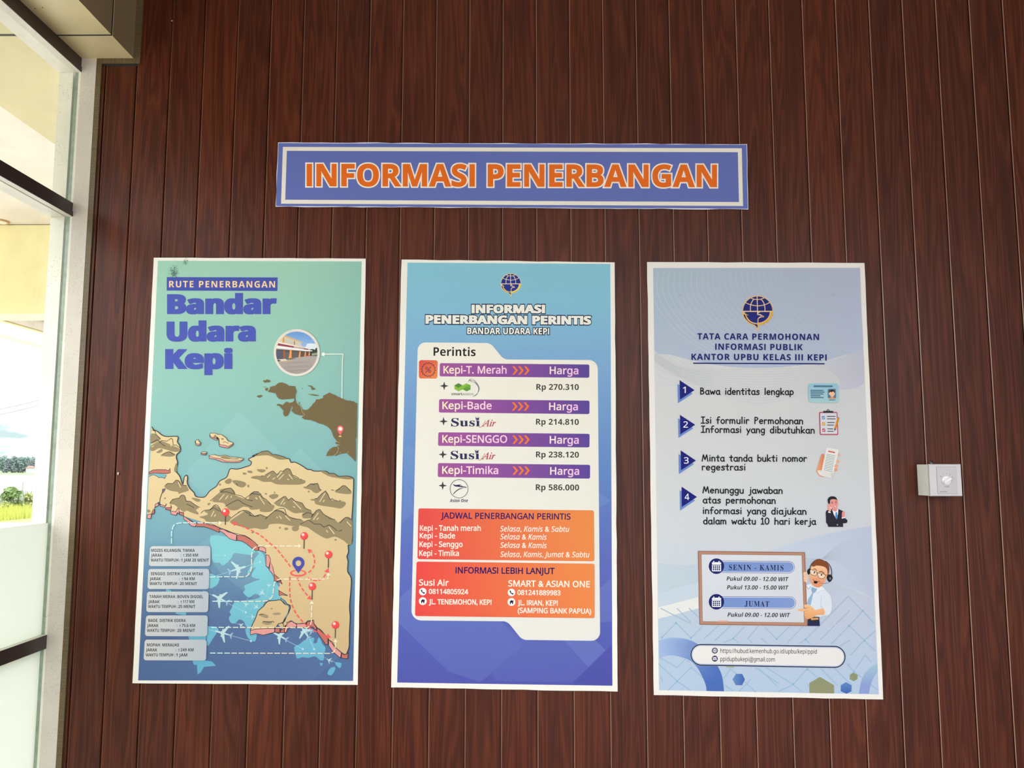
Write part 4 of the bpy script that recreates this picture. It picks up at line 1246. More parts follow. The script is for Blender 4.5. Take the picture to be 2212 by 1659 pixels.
# legend cards
cards = [([(327.2, 1179.3), (457, 1178.8), (456.4, 1222.5), (324, 1222.2)], ['MOZES KILANGIN, TIMIKA', 'JARAK', ': ± 350 KM', 'WAKTU TEMPUH : 1 JAM 20 MENIT'], 80),
         ([(323, 1228.4), (454.5, 1228), (453.4, 1272), (321, 1271.5)], ['SENGGO, DISTRIK CITAK MITAK', 'JARAK', ': ± 94 KM', 'WAKTU TEMPUH : 20 MENIT'], 290),
         ([(320.2, 1277.2), (453, 1276.8), (451.8, 1321.5), (318.5, 1321.2)], ['TANAH MERAH, BOVEN DIGOEL', 'JARAK', ': ± 117 KM', 'WAKTU TEMPUH : 25 MENIT'], 500),
         ([(318.2, 1328.3), (451.3, 1328.2), (449.8, 1373.5), (315.6, 1372.8)], ['BADE, DISTRIK EDERA', 'JARAK', ': ± 75,6 KM', 'WAKTU TEMPUH : 20 MENIT'], 716),
         ([(315.4, 1380.4), (448.8, 1380.5), (447.5, 1425.6), (312.8, 1425)], ['MOPAH, MERAUKE', 'JARAK', ': ± 249 KM', 'WAKTU TEMPUH : 1 JAM'], 938)]
xs_ = [((209, 608), (207, 310), (476, 638), (205, 736)), ((206, 686), (195, 298), (465, 608), (194, 628)), ((193, 684), (182, 286), (453, 604), (180, 613)), ((184, 526), (172, 276), (443, 612), (170, 610)), ((171, 465), (161, 264), (432, 598), (159, 540))]
ys_ = [(134, 178, 223), (348, 394, 438), (557, 604, 648), (776, 822, 867), (1000, 1045, 1091)]
for (q, tx, _), xx, yy in zip(cards, xs_, ys_):
    a = Art(sh)
    a.poly(rrect(q, 6), lambda x, y: mix((206, 206, 204), (178, 186, 194), (x - 312) / 145))
    rows = (yy[0], yy[1], yy[1], yy[2])
    for t, (xa, xb_), y in zip(tx, xx, rows):
        if ':' in t and t[0] != ':':
            l_, r_ = t.split(':')
            p = pts('%g,%g %g,%g' % (xa, y, xb_, y + 1), fC)
            n_l = {0: .49}.get(0)
            k = (457 - 205) / 1.0
            xe = xa + 252; xr = xa + 278
            pa = pts('%g,%g %g,%g' % (xa, y, xe, y), fC); pb = pts('%g,%g %g,%g' % (xr, y, xb_, y + 1), fC)
            a.text(l_.strip(), *pa[0], *pa[1], 6.5, (38, 38, 46), 'sans_b')
            dd = pts('%g,%g' % (xa + 267, y - 6), fC)[0]
            a.poly(ell(dd[0], dd[1] + .8, .7, n=8), (38, 38, 46)); a.poly(ell(dd[0], dd[1] - 2.6, .7, n=8), (38, 38, 46))
            a.text(r_.strip(), *pb[0], *pb[1], 6.5, (38, 38, 46), 'sans_b')
        elif t[0] == ':':
            p = pts('%g,%g' % (xa + 4, y - 6), fC)[0]
            a.poly(ell(p[0], p[1] + .8, .7, n=8), (38, 38, 46)); a.poly(ell(p[0], p[1] - 2.6, .7, n=8), (38, 38, 46))
            pm = pts('%g,%g %g,%g %g,%g %g,%g %g,%g %g,%g' % (xa + 24, y - 17, xa + 38, y - 17, xa + 31, y - 25, xa + 31, y - 9, xa + 24, y - 2, xa + 38, y - 2), fC)
            for i in (0, 2, 4): a.stroke(pm[i:i + 2], .8, (38, 38, 46), round_=False)
            pb = pts('%g,%g %g,%g' % (xa + 46, y, xb_, y), fC)
            a.text(t[3:].strip(), *pb[0], *pb[1], 6.5, (38, 38, 46), 'sans_b')
        else:
            p = pts('%g,%g %g,%g' % (xa, y, xb_, y + 1), fC)
            a.text(t, *p[0], *p[1], 6.5, (38, 38, 46), 'sans_b')
    a.build('legend_card', po1, 'pale grey rounded legend card')
# ------------------------------------------------------------------ ministry style emblem: globe, gear, fluke and bird
N3 = (1590, 630, 90 / 1659)
def emblem(a, x0, y0, sc, gold, gold2, pale, navy, line=1.0):
    """drawn in the 1659-wide frame N3; x0, y0 is that frame's corner in the photograph, sc its scale"""
    fr = (x0, y0, sc)
    E = lambda s_: pts(s_, fr)
    P = lambda p: [(x0 + x * sc, y0 + y * sc) for x, y in p]
    gear = []
    for k in range(0, 15):
        t0 = 2 + k * 6.1
        r = 632 if k % 2 == 0 else 585
        for t in (t0, t0 + 6.1):
            gear.append((840 + r * math.cos(math.radians(t)), 800 + (r - 55) * math.sin(math.radians(t))))
    gear += [(840, 1260), (1330, 810)]
    a.poly(P(gear), gold2)
    a.poly(P(ell(840, 790, 610, 615, 64, 180, 360)), gold)
    a.poly(P(ell(843, 790, 582, 585, 64, 180, 360)), navy)
    a.poly(P([(262, 820)] + [(1335, 820)] + ell(835, 820, 500, 440, 40, 0, 180)), navy)
    a.stroke(P(ell(838, 820, 497, 442, 40, 0, 90)), 26 * sc * line, pale, round_=False)
    for s_ in ('560,262 690,315 830,325 960,315 1095,262', '345,450 560,535 830,578 1090,545 1325,445'):
        a.stroke(smooth(E(s_), False, 4), 30 * sc * line, pale, round_=False)
    a.stroke(E('818,200 832,790'), 34 * sc * line, pale, round_=False)
    a.stroke(smooth(E('680,318 600,440 560,560 552,680 552,790'), False, 4), 34 * sc * line, pale, round_=False)
    a.stroke(smooth(E('980,318 1060,420 1105,540 1130,680 1125,790'), False, 4), 34 * sc * line, pale, round_=False)
    a.stroke(E('235,800 1440,800'), 42 * sc * line, pale, round_=False)
    # fluke and tail on the left
    a.poly(smooth(E('230,800 245,930 300,1060 400,1180 520,1290 680,1355 780,1420 830,1530 850,1580 870,1500 860,1300 840,1290 720,1280 600,1220 480,1110 400,990 370,930 420,950 480,950 380,905 270,830'), True, 2), gold)
    a.poly(smooth(E('280,925 330,925 400,1080 500,1200 640,1280 760,1310 832,1320 830,1460 780,1390 680,1320 520,1250 400,1140 310,1020'), True, 2), mix(navy, (20, 40, 60), .35))
    # bird's head and neck
    a.poly(E('820,815 960,818 880,860 850,905 960,910 1000,945 1080,985 1105,1025 980,1035 900,1070 870,1120 865,1265 835,1265 838,1110 870,1050 930,1005 1000,985 930,955 820,940'), pale)
    a.poly(E('870,885 930,845 1000,830 1050,838 960,905 890,905'), navy)
    a.poly(E('975,985 1050,985 1040,1012 985,1008'), navy)

# ------------------------------------------------------------------ poster: fares
fD, fE, fF, N7 = (860, 550, 480 / 2212), (860, 900, 480 / 2212), (840, 1180, 510 / 2212), (940, 815, 160 / 965)
po2, sh = paper('poster', 'blue flight fare poster with a white tabbed card, middle of the three posters', 'poster', 'posters on the board wall',
                wavy([(868, 561.5), (1327.3, 567.5), (1333.8, 1493), (845.5, 1484)], .6, 40, 8))
bq2 = [(880.7, 568), (1318, 571), (1322.6, 1480.5), (858.4, 1473.5)]
def bg2(x, y):
    t = (y - 570) / 905
    return ramp([(0, (136, 196, 212)), (.12, (134, 188, 214)), (.25, (126, 168, 208)), (.5, (98, 134, 192)), (.7, (92, 106, 182)), (1, (82, 88, 168))], t)
a = Art(sh); a.grid(bq2, bg2, 6, 30)
def l2(k, c=(160, 190, 226)):
    return lambda x, y: mix(bg2(x, y), c, k)
for s_, k in (('60,320 110,285 175,330 175,560 150,720 120,680 160,960 40,1060 60,700', .12), ('2000,750 2110,840 2050,880 2000,900', .16)):
    a.poly(pts(s_, fE), l2(k))
for s_, k in (('100,480 220,375 220,640 290,690 1050,700 1270,930 860,1270 560,1170 100,720', .13), ('1050,705 1300,890 1640,880 1730,980 1870,1130 1720,1270 1000,1260 960,1170 1260,935', .08), ('1640,880 1930,875 2030,970 1870,1130', .2), ('1970,395 2080,300 2085,700 1975,710', .14)):
    a.poly(pts(s_, fF), l2(k))
a.poly(pts('1870,1130 2090,920 2092,1300 1720,1280', fF), l2(.35, (66, 66, 150)))
a.build('printed_ground', po2)
a = Art(sh)
emblem(a, 1081.3 - 225 * .0361, 591.5 - 180 * .0361, .0361, (246, 208, 96), (240, 206, 60), (240, 214, 170), (38, 52, 138), 1.0)
a.build('emblem', po2, 'navy and gold globe emblem')
a = Art(sh)
NV = (28, 40, 72)
def t2(a, t, x0, y0, x1, y1, h, col, font, fr=fD, **k):
    p = pts('%g,%g %g,%g' % (x0, y0, x1, y1), fr)
    a.text(t, *p[0], *p[1], h * fr[2], col, font, **k)
t2(a, 'INFORMASI', 738, 583, 1456, 583, 78, (240, 236, 224), 'sans_b', bold=.7, fat=.7, outline=(NV, 2.1))
t2(a, 'PENERBANGAN PERINTIS', 280, 688, 1914, 697, 80, (240, 236, 224), 'sans_b', bold=.7, fat=.7, outline=(NV, 2.1))
a.build('title_lettering', po2, 'white capitals with navy outline')
a = Art(sh)
t2(a, 'BANDAR UDARA KEPI', 690, 792, 1503, 797, 62, (244, 242, 234), 'sans_b', bold=.15, outline=((30, 34, 44), 1.5))
a.build('subtitle_lettering', po2)

# white card with tab and foot
a = Art(sh)
card = rrect(pts('198,876 920,883 1052,1046 1985,1052', fD) + pts('1978,883', fF) + pts('1250,874 1110,700 212,692', fF), [17, 9, 9, 19, 19, 9, 9, 22], 8)
a.poly(card, lambda x, y: mix((240, 235, 220), (226, 224, 216), (y - 740) / 640))
a.build('fare_card', po2, 'white card with folder tab')
a = Art(sh)
t2(a, 'Perintis', 354, 1009, 772, 1013, 84, (34, 32, 34), 'sans_b')
a.build('card_heading', po2, 'black lettering')
a = Art(sh)
GR = lambda x, y: mix((214, 78, 70), (236, 140, 76), (x - 905 + y - 779) / 75)
a.poly(rrect(pts('210,1052 397,1054 393,1237 208,1235', fD), 5), GR)
c0 = pts('303,1147', fD)[0]
st = []
for k in range(32):
    r = 15.6 if k % 2 == 0 else 13.0
    st.append((c0[0] + r * math.cos(math.pi * k / 16 + .1), c0[1] + r * math.sin(math.pi * k / 16 + .1)))
a.stroke(st, 1.1, (72, 26, 84), closed=True)
a.stroke(pts('328,1120 276,1176', fD), 1.2, (72, 26, 84)); a.stroke(ell(*pts('287,1133', fD)[0], 2.4, n=16), 1.1, (72, 26, 84), closed=True); a.stroke(ell(*pts('315,1164', fD)[0], 2.4, n=16), 1.1, (72, 26, 84), closed=True)
a.build('percent_badge', po2, 'orange tile with percent sign')

bars = [(fD, '417,1082 1902,1096 1902,1228 414,1214', 'Kepi-T. Merah', 455, 1184, 1078, 1186, 'Harga', 1510, 1791, 1190, 1136, 1155),
        (fD, '410,1440 1904,1455 1903,1589 407,1573', 'Kepi-Bade', 444, 1538, 930, 1540, 'Harga', 1504, 1786, 1548, 1132, 1513),
        (fE, '402,156 1905,172 1903,307 399,291', 'Kepi-SENGGO', 443, 258, 1083, 260, 'Harga', 1510, 1795, 267, 1137, 230),
        (fE, '399,462 1910,480 1909,617 396,601', 'Kepi-Timika', 442, 567, 995, 570, 'Harga', 1514, 1799, 576, 1138, 537)]
for fr, q, t, xa, ya, xb_, yb_, h_, xc, xd, yc, xar, yar in bars:
    a = Art(sh)
    Q = pts(q, fr)
    a.poly(rrect(Q, 3.5), lambda x, y: mix((164, 86, 154), (92, 70, 150), (x - 948) / 325))
    TX = lambda x, y: ramp([(0, (252, 240, 190)), (.35, (250, 218, 216)), (1, (248, 200, 226))], (x - 955) / 140)
    t2(a, t, xa, ya, xb_, yb_, 72, TX, 'sans', fr, bold=.42)
    TH = lambda x, y: ramp([(0, (250, 230, 214)), (1, (244, 192, 226))], (x - 1187) / 62)
    t2(a, h_, xc, yc, xd, yc + 2, 72, TH, 'sans', fr, bold=.42)
    for k in range(3):
        x = xar + k * 58
        for dx, dy, c in ((0, 0, (240, 118, 48)),):
            a.poly(pts('%g,%g %g,%g %g,%g %g,%g %g,%g %g,%g' % (x, yar - 42, x + 22, yar - 42, x + 57, yar, x + 22, yar + 42, x, yar + 42, x + 33, yar), fr), c)
    a.build('fare_bar', po2, 'purple bar for ' + t.split('-')[1])
# fares
def star(a, x, y, r, fr):
    p = []
    for k in range(4):
        t = math.pi / 2 * k
        p.append((x + r * math.cos(t), y + r * math.sin(t)))
        for s_ in (.35, .5, .65):
            u = t + math.pi / 2 * s_; rr = r * (.30 + abs(s_ - .5) * .55)
            p.append((x + rr * math.cos(u), y + rr * math.sin(u)))
    a.poly(pts(p, fr), (64, 58, 58))
for t, fr, x0, y0, x1, y1, sx, sy in (('Rp 270.310', fD, 1376, 1347, 1797, 1349, 460, 1309), ('Rp 214.810', fE, 1372, 80, 1797, 83, 454, 48), ('Rp 238.120', fE, 1372, 405, 1798, 408, 447, 377), ('Rp 586.000', fE, 1370, 731, 1800, 734, 445, 686)):
    a = Art(sh)
    t2(a, t, x0, y0, x1, y1, 57, (62, 56, 54), 'sans_b', fr)
    a.build('fare_line', po2, 'dark fare ' + t)
    a = Art(sh); star(a, sx, sy, 44, fr); a.build('bullet_star', po2)
# airline marks
a = Art(sh)
G1, G2, G3 = (140, 188, 66), (112, 172, 62), (74, 130, 62)
a.poly(pts('253,108 305,78 355,105 300,140 255,150', N7), G3); a.poly(pts('253,108 300,138 410,80 463,105 463,125 415,100 310,160 253,150', N7), G1)
a.poly(pts('253,150 305,185 360,160 415,128 463,160 463,108 410,82 360,110 300,145 253,118', N7), G2); a.poly(pts('253,112 305,140 355,108 308,80', N7), (86, 140, 58)); a.poly(pts('360,160 412,186 463,160 463,150 412,128', N7), (96, 152, 66)); a.poly(pts('253,116 305,146 410,80 440,95 310,184 253,156', N7), G1)
for k in range(3):
    a.stroke(smooth(pts('%g,%g %g,%g %g,%g %g,%g %g,%g' % (468, 25 + k * 18, 520, 48 + k * 14, 575 - k * 4, 140, 548 - k * 2, 215 + k * 6, 492 - k * 2, 248 + k * 4), N7), False, 5), .9, (120, 130, 128), round_=False, taper=lambda t: .35 + 1.0 * math.sin(math.pi * min(1, t * 1.05)))
a.stroke(pts('435,60 465,20', N7), .9, (60, 66, 66)); a.stroke(pts('440,35 470,48', N7), .9, (60, 66, 66)); a.stroke(pts('464,60 474,40', N7), .6, (60, 66, 66))
p = pts('215,234 352,234 356,234 500,235', N7)
a.text('smart', *p[0], *p[1], 5.4, (74, 72, 74), 'sans_b'); a.text('aviation', *p[2], *p[3], 5.2, (110, 108, 110), 'sans')
a.build('airline_mark', po2, 'green folded ribbon mark with grey swoosh')
for dy, dx in ((0, 0), (427, -7)):
    a = Art(sh)
    p = pts('%g,%g %g,%g' % (211 + dx, 639 + dy, 583 + dx, 639 + dy), N7)
    a.text('Susi', *p[0], *p[1], 17.2, (42, 44, 84), 'serif_b', bold=.15)
    fr = (N7[0] + dx * N7[2], N7[1] + dy * N7[2], N7[2])
    a.poly(pts('525,512 545,542 548,512 556,540 578,512 568,552 530,552', fr), (52, 54, 90)); a.poly(pts('532,556 566,556 566,562 532,562', fr), (52, 54, 90))
    AR = (188, 62, 74)
    p = pts('612,640 785,642', fr)
    a.text('Air', *p[0], *p[1], 14.0, AR, 'serif_i', slant=.1, bold=.2)
    a.stroke(smooth(pts('573,648 590,655 608,640 640,596 655,566', fr), False, 4), .9, AR)
    a.build('airline_mark', po2, 'navy and red lettering with small crown')
a = Art(sh)
a.stroke(ell(*pts('313,1452', N7)[0], 19.4, 19.7, 48), 1.1, (58, 66, 88), closed=True)
a.poly(smooth(pts('233,1388 262,1402 320,1398 345,1405 352,1418 405,1428 408,1445 396,1436 345,1432 320,1428 255,1418', N7), True, 3), (40, 42, 84)); a.poly(ell(*pts('333,1412', N7)[0], 1.1, n=10), (226, 224, 214))
a.poly(smooth(pts('235,1518 270,1480 310,1452 360,1440 365,1444 320,1460 280,1485 245,1520', N7), True, 2), (56, 58, 74))
p = pts('192,1625 428,1625', N7); a.text('Asian One', *p[0], *p[1], 6.9, (62, 68, 88), 'sans_bi')
a.build('airline_mark', po2, 'ringed bird mark in navy')

# orange panels
a = Art(sh)
q = pts('204,912 1948,932', fE) + pts('1924,139 270,119', fF)
OR = lambda x, y: mix((224, 72, 70), (232, 140, 72), (x - 903) / 380 + (1160 - y) / 1500)
a.grid(q, OR, 6, 2) if False else a.poly(rrect(q, 4.5), OR)
t2(a, 'JADWAL PENERBANGAN PERINTIS', 428, 1012, 1714, 1023, 58, (34, 18, 92), 'sans', fE, bold=.35)
WH = (250, 232, 218)
for i, (l_, xl, r_, xr_, yl, yr) in enumerate((('Kepi - Tanah merah', 822, 'Selasa, Kamis & Sabtu', 1702, 1134, 1141), ('Kepi - Bade', 567, 'Selasa & Kamis', 1478, 1209, 1219), ('Kepi - Senggo', 642, 'Selasa & Kamis', 1478, 1294, 1303), ('Kepi - Timika', 605, 'Selasa, Kamis, Jumat & Sabtu', 1903, 1383, 1394))):
    t2(a, l_, 220 - i * 2, yl, xl, yl + 1, 53, WH, 'sans', fE, bold=.35)
    t2(a, r_, 1016 + min(i, 1) * 2, yr, xr_, yr + 4, 53, WH, 'sans_i', fE, bold=.18)
a.build('schedule_panel', po2, 'red to orange panel listing flight days')
a = Art(sh)
q = pts('262,141 1925,161 1926,671 247,650', fF)
OR2 = lambda x, y: mix((226, 70, 68), (232, 138, 72), (x - 900) / 385 + (1240 - y) / 1500)
a.poly(rrect(q, 4.5), OR2)
t2(a, 'INFORMASI LEBIH LANJUT', 628, 250, 1550, 258, 56, (34, 18, 92), 'sans', fF, bold=.45)
t2(a, 'Susi Air', 286, 364, 560, 367, 55, WH, 'sans', fF, bold=.4); t2(a, 'SMART & ASIAN ONE', 1120, 373, 1880, 381, 56, WH, 'sans', fF, bold=.4)
t2(a, '08114805924', 378, 442, 743, 446, 44, WH, 'sans', fF, bold=.4); t2(a, '081241889983', 1206, 452, 1606, 456, 44, WH, 'sans', fF, bold=.4)
t2(a, 'JL. TENEMOHON, KEPI', 378, 539, 960, 544, 46, WH, 'sans', fF, bold=.4); t2(a, 'JL. IRIAN, KEPI', 1208, 548, 1580, 552, 46, WH, 'sans', fF, bold=.4)
t2(a, '(SAMPING BANK PAPUA)', 1208, 620, 1893, 628, 46, WH, 'sans', fF, bold=.4)
BKI = (34, 26, 32)
for x, y in ((320, 422), (1149, 430)):
    a.poly(ell(*pts('%g,%g' % (x, y), fF)[0], 8.0, n=26), (252, 246, 242))
    a.stroke(smooth(pts('%g,%g %g,%g %g,%g' % (x - 10, y - 14, x - 6, y + 4, x + 14, y + 12), fF), False, 4), 2.1, BKI)
    a.poly(ell(*pts('%g,%g' % (x - 11, y - 10), fF)[0], 1.6, 2.2, 10), BKI); a.poly(ell(*pts('%g,%g' % (x + 11, y + 13), fF)[0], 2.2, 1.6, 10), BKI)
for x, y in ((320, 511), (1149, 519)):
    a.poly(ell(*pts('%g,%g' % (x, y), fF)[0], 8.4, n=26), (252, 246, 242))
    a.poly(pts([(x - 22, y + 2), (x, y - 20), (x + 12, y - 9), (x + 12, y - 18), (x + 18, y - 18), (x + 18, y - 3), (x + 22, y + 2), (x + 15, y + 2), (x + 15, y + 20), (x + 5, y + 20), (x + 5, y + 7), (x - 5, y + 7), (x - 5, y + 20), (x - 15, y + 20), (x - 15, y + 2)], fF), BKI)
a.build('contact_panel', po2, 'red to orange panel with phone numbers')
# ------------------------------------------------------------------ round-nibbed hand lettering (x height .62, capitals 1)
def _arc(cx, cy, rx, ry, a0, a1, n=14):
    return [(cx + rx * math.cos(math.radians(a0 + (a1 - a0) * i / n)), cy + ry * math.sin(math.radians(a0 + (a1 - a0) * i / n))) for i in range(n + 1)]
HAND = {
    'a': (.60, [_arc(.28, .30, .23, .30, 50, 325), [(.48, .60), (.47, .25), (.50, .08), (.56, .0)]]),
    'b': (.58, [[(.08, 1.0), (.08, .02)], _arc(.28, .30, .22, .30, 150, -150)]),
    'd': (.60, [_arc(.28, .30, .22, .30, 40, 320), [(.49, 1.0), (.48, .3), (.50, .0)]]),
    'e': (.57, [[(.07, .30), (.47, .36)] + _arc(.27, .31, .21, .30, 15, 315)]),
    'f': (.50, [_arc(.34, .82, .16, .19, 55, 180) + [(.18, .0)], [(.02, .55), (.38, .57)]]),
    'g': (.58, [_arc(.27, .32, .21, .29, 50, 320), [(.48, .60), (.47, -.08)] + _arc(.28, -.10, .19, .22, 0, -150)]),
    'h': (.60, [[(.08, 1.0), (.08, .0)], [(.08, .34)] + _arc(.28, .38, .20, .22, 150, 0) + [(.48, .0)]]),
    'i': (.26, [[(.12, .60), (.12, .02)], [(.12, .88), (.125, .90)]]),
    'j': (.36, [[(.24, .60), (.24, -.10)] + _arc(.06, -.10, .18, .20, 0, -110), [(.24, .88), (.245, .90)]]),
    'k': (.58, [[(.08, 1.0), (.08, .0)], [(.46, .58), (.10, .26), (.50, .02)]]),
    'l': (.26, [[(.12, 1.0), (.12, .02)]]),
    'm': (.86, [[(.07, .60), (.08, .0)], [(.08, .34)] + _arc(.23, .40, .15, .20, 150, 0) + [(.38, .03)], [(.38, .34)] + _arc(.54, .40, .16, .20, 150, 0) + [(.72, .0)]]),
    'n': (.58, [[(.07, .60), (.08, .0)], [(.08, .34)] + _arc(.27, .38, .19, .22, 150, 0) + [(.47, .0)]]),
    'o': (.58, [_arc(.28, .30, .22, .30, 90, 450, 24)]),
    'p': (.58, [[(.08, .60), (.07, -.32)], _arc(.28, .32, .21, .29, 150, -150)]),
    'r': (.48, [[(.08, .60), (.09, .0)], [(.09, .33)] + _arc(.27, .38, .18, .22, 165, 45)]),
    's': (.50, [[(.42, .52), (.30, .61), (.16, .58), (.09, .47), (.18, .36), (.34, .29), (.42, .17), (.34, .04), (.18, .0), (.06, .07)]]),
    't': (.50, [[(.24, .90), (.22, .15), (.26, .02), (.36, .02)], [(.02, .60), (.42, .61)]]),
    'u': (.58, [[(.08, .60), (.08, .24)] + _arc(.27, .22, .19, .22, 180, 340), [(.47, .60), (.48, .0)]]),
    'w': (.76, [[(.04, .60), (.18, .03), (.35, .45), (.50, .03), (.68, .60)]]),
    'y': (.56, [[(.06, .60), (.28, .08)], [(.50, .60), (.28, .05), (.12, -.32)]]),
    'B': (.68, [[(.10, .98), (.10, .02)], [(.10, .98), (.34, .95), (.46, .82), (.40, .64), (.14, .54)], [(.14, .54), (.44, .48), (.56, .28), (.44, .08), (.10, .02)]]),
    'I': (.56, [[(.05, .98), (.48, .98)], [(.265, .98), (.265, .02)], [(.03, .02), (.50, .02)]]),
    'P': (.60, [[(.10, .98), (.10, .0)], [(.10, .98), (.36, .95), (.48, .76), (.36, .56), (.10, .48)]]),
    'M': (.92, [[(.06, .0), (.22, .98), (.44, .25), (.66, .98), (.82, .0)]]),
    '1': (.46, [[(.08, .80), (.24, .98), (.24, .02)], [(.06, .02), (.42, .02)]]),
    '0': (.66, [_arc(.31, .50, .25, .48, 90, 450, 26)]),
    ' ': (.52, []),
}
def hand(a, t, x0, y0, x1, y1, h, w, col):
    """hand lettered line between the ends of its baseline"""
    pen = 0; st = []
    for ch in t:
        adv, s_ = HAND[ch]
        for k in s_: st.append([(x + pen, y) for x, y in k])
        pen += adv + .05
    mx = max(x for k in st for x, _ in k); mn = min(x for k in st for x, _ in k)
    L = math.hypot(x1 - x0, y1 - y0); ux, uy = (x1 - x0) / L, (y1 - y0) / L
    kx = L / (mx - mn)
    a.sh.y -= 2.2e-5
    for i, k in enumerate(st):
        p = [(x0 + (x - mn) * kx * ux + y * h * uy, y0 + (x - mn) * kx * uy - y * h * ux) for x, y in k]
        a.stroke(p, w, col, y=a.sh.y + 2.1e-5 - (i % 3) * 7e-6)

# ------------------------------------------------------------------ poster: request procedure
fG, fH, fI = (1390, 560, 520 / 2212), (1390, 870, 520 / 2212), (1390, 1170, 530 / 2212)
N4, N5, N6 = (1710, 1190, 100 / 976), (1740, 820, 100 / 1327), (1750, 960, 100 / 897)
R5, R6, R7 = (1400, 1400, 240 / 2212), (1640, 1300, 270 / 2133), (1400, 1180, 300 / 2074)
po3, sh = paper('poster', 'pale grey public information request poster, rightmost of the three posters', 'poster', 'posters on the board wall',
                wavy([(1397.3, 566.8), (1866, 568.8), (1906.3, 1510), (1411.8, 1500.5)], .5, 40, 9), (236, 232, 224))
bq3 = [(1410, 579.5), (1856.5, 579), (1897, 1499), (1423, 1490)]
def bg3(x, y):
    t = (y - 580) / 915
    c = ramp([(0, (212, 213, 214)), (.35, (210, 211, 210)), (.55, (210, 212, 214)), (.75, (200, 208, 216)), (1, (184, 202, 220))], t)
    return mix(c, (190, 192, 200), .25 * max(0, min(1, (x - 1640) / 250)))
a = Art(sh); a.grid(bq3, bg3, 8, 30)
def inside3(x, y):
    """stay on the printed ground"""
    def lerp(p, q, t): return p + (q - p) * t
    t = (y - 579) / 915
    return (max(lerp(1410, 1423, t) + .3, min(lerp(1856.5, 1897, t) - .3, x)), max(579.6, min(1490 + (x - 1423) * .019 - .3, y)))
IN = lambda p: [inside3(*q) for q in p]
# top blue-grey swell
top = smooth(pts('85,84 85,500 95,835 250,880 500,945 750,985 1000,1000 1300,990 1600,950 1850,880 2010,838 1995,500 1985,80', fG), False, 3)
a.poly(IN(top), lambda x, y: mix(mix((172, 190, 202), (178, 184, 204), (x - 1420) / 400), (180, 190, 210), (y - 580) / 220))
a.poly(IN(smooth(pts('2012,840 1850,890 1650,945 1500,975 1650,1000 1800,1110 1790,1200 2022,1140', fG), True, 3)), lambda x, y: mix((208, 210, 214), (192, 192, 208), (x - 1740) / 120))
for k in range(26):
    f = k / 25
    x0 = 90 + f * 1260; 
    p = pts('%g,84 %g,%g %g,%g %g,%g %g,%g' % (x0, x0 - 20 * (1 - f) + 60 * f, 300, x0 + 90 + 190 * f, 520, x0 + 330 + 250 * f, 760, x0 + 760 + 150 * f, 985 - 60 * f), fG)
    sp = [q for q in smooth(p, False, 6) if 580 < q[1] < 800 and 1411 < q[0] < 1862 and q[1] < 788 + (q[0] < 1500) * -12]
    if len(sp) > 1: a.stroke(sp, .75, mix((196, 208, 214), (188, 194, 210), f), round_=False)
for k in range(9):
    d = k * 68
    p = pts('%g,%g %g,%g %g,%g %g,%g' % (90, 560 + d, 180 + k * 4, 720 + d * .8, 420, 930 + d * .4, 640, 1000 + d * .3), fG)
    sp = [q for q in smooth(p, False, 6) if q[0] > 1412]
    a.stroke(sp, .6, (188, 200, 208), round_=False)
for k in range(14):
    f = k / 13
    p = pts('%g,%g %g,%g %g,%g %g,%g %g,%g' % (98, 860 + 85 * f, 420, 1010 + 115 * f, 1000, 1010 + 310 * f, 1500, 995 + 235 * f, 2015, 870 + 170 * f), fG)
    a.stroke([q for q in smooth(p, False, 6) if 1412.5 < q[0] < 1864], .6, (192, 195, 198), round_=False)
# lower blue bands
a.poly(IN(smooth(pts('1150,1361 1400,1275 1700,1200 2085,1130', fH), False, 4) + smooth(pts('2075,520 1950,450 1750,380 1480,300', fI), False, 4) + pts('1440,300 1440,95 1150,88', fI)), lambda x, y: mix((196, 206, 220), (186, 194, 214), (x - 1720) / 160))
for k in range(20):
    f = k / 19
    p = pts('%g,%g %g,%g %g,%g' % (1440, 210 - 150 * f + 90, 1780, 40 + 180 * f - 25, 2060, -30 + 520 * f), fI)
    a.stroke([inside3(*q) for q in smooth(p, False, 6)], .55, (176, 184, 200), round_=False)
a.poly(IN(smooth(pts('120,200 300,205 490,215 700,230', fI), False, 3) + pts('700,420 490,500', fI) + smooth(pts('490,500 330,540 130,590', fI), False, 3)), (196, 208, 218))
for k in range(17):
    f = k / 16
    p = pts('%g,%g %g,%g %g,%g' % (125, 200 + 270 * f, 310, 212 + 190 * f, 520, 208 + 150 * f), fI)
    a.stroke([inside3(*q) for q in smooth(p, False, 5)], .6, (172, 186, 196), round_=False)
a.poly(IN(pts('130,590 330,540 490,498 495,600 300,650 132,692', fI)), (226, 226, 220))
LOW = lambda x, y: mix(mix((184, 200, 214), (190, 196, 212), (x - 1420) / 470), (176, 196, 218), (y - 1350) / 140)
a.poly(IN(smooth(pts('132,692 300,650 495,598 800,540 1300,420 1500,330 1750,380 2075,520', fI), False, 3) + pts('2115,1372 140,1336', fI)), LOW)
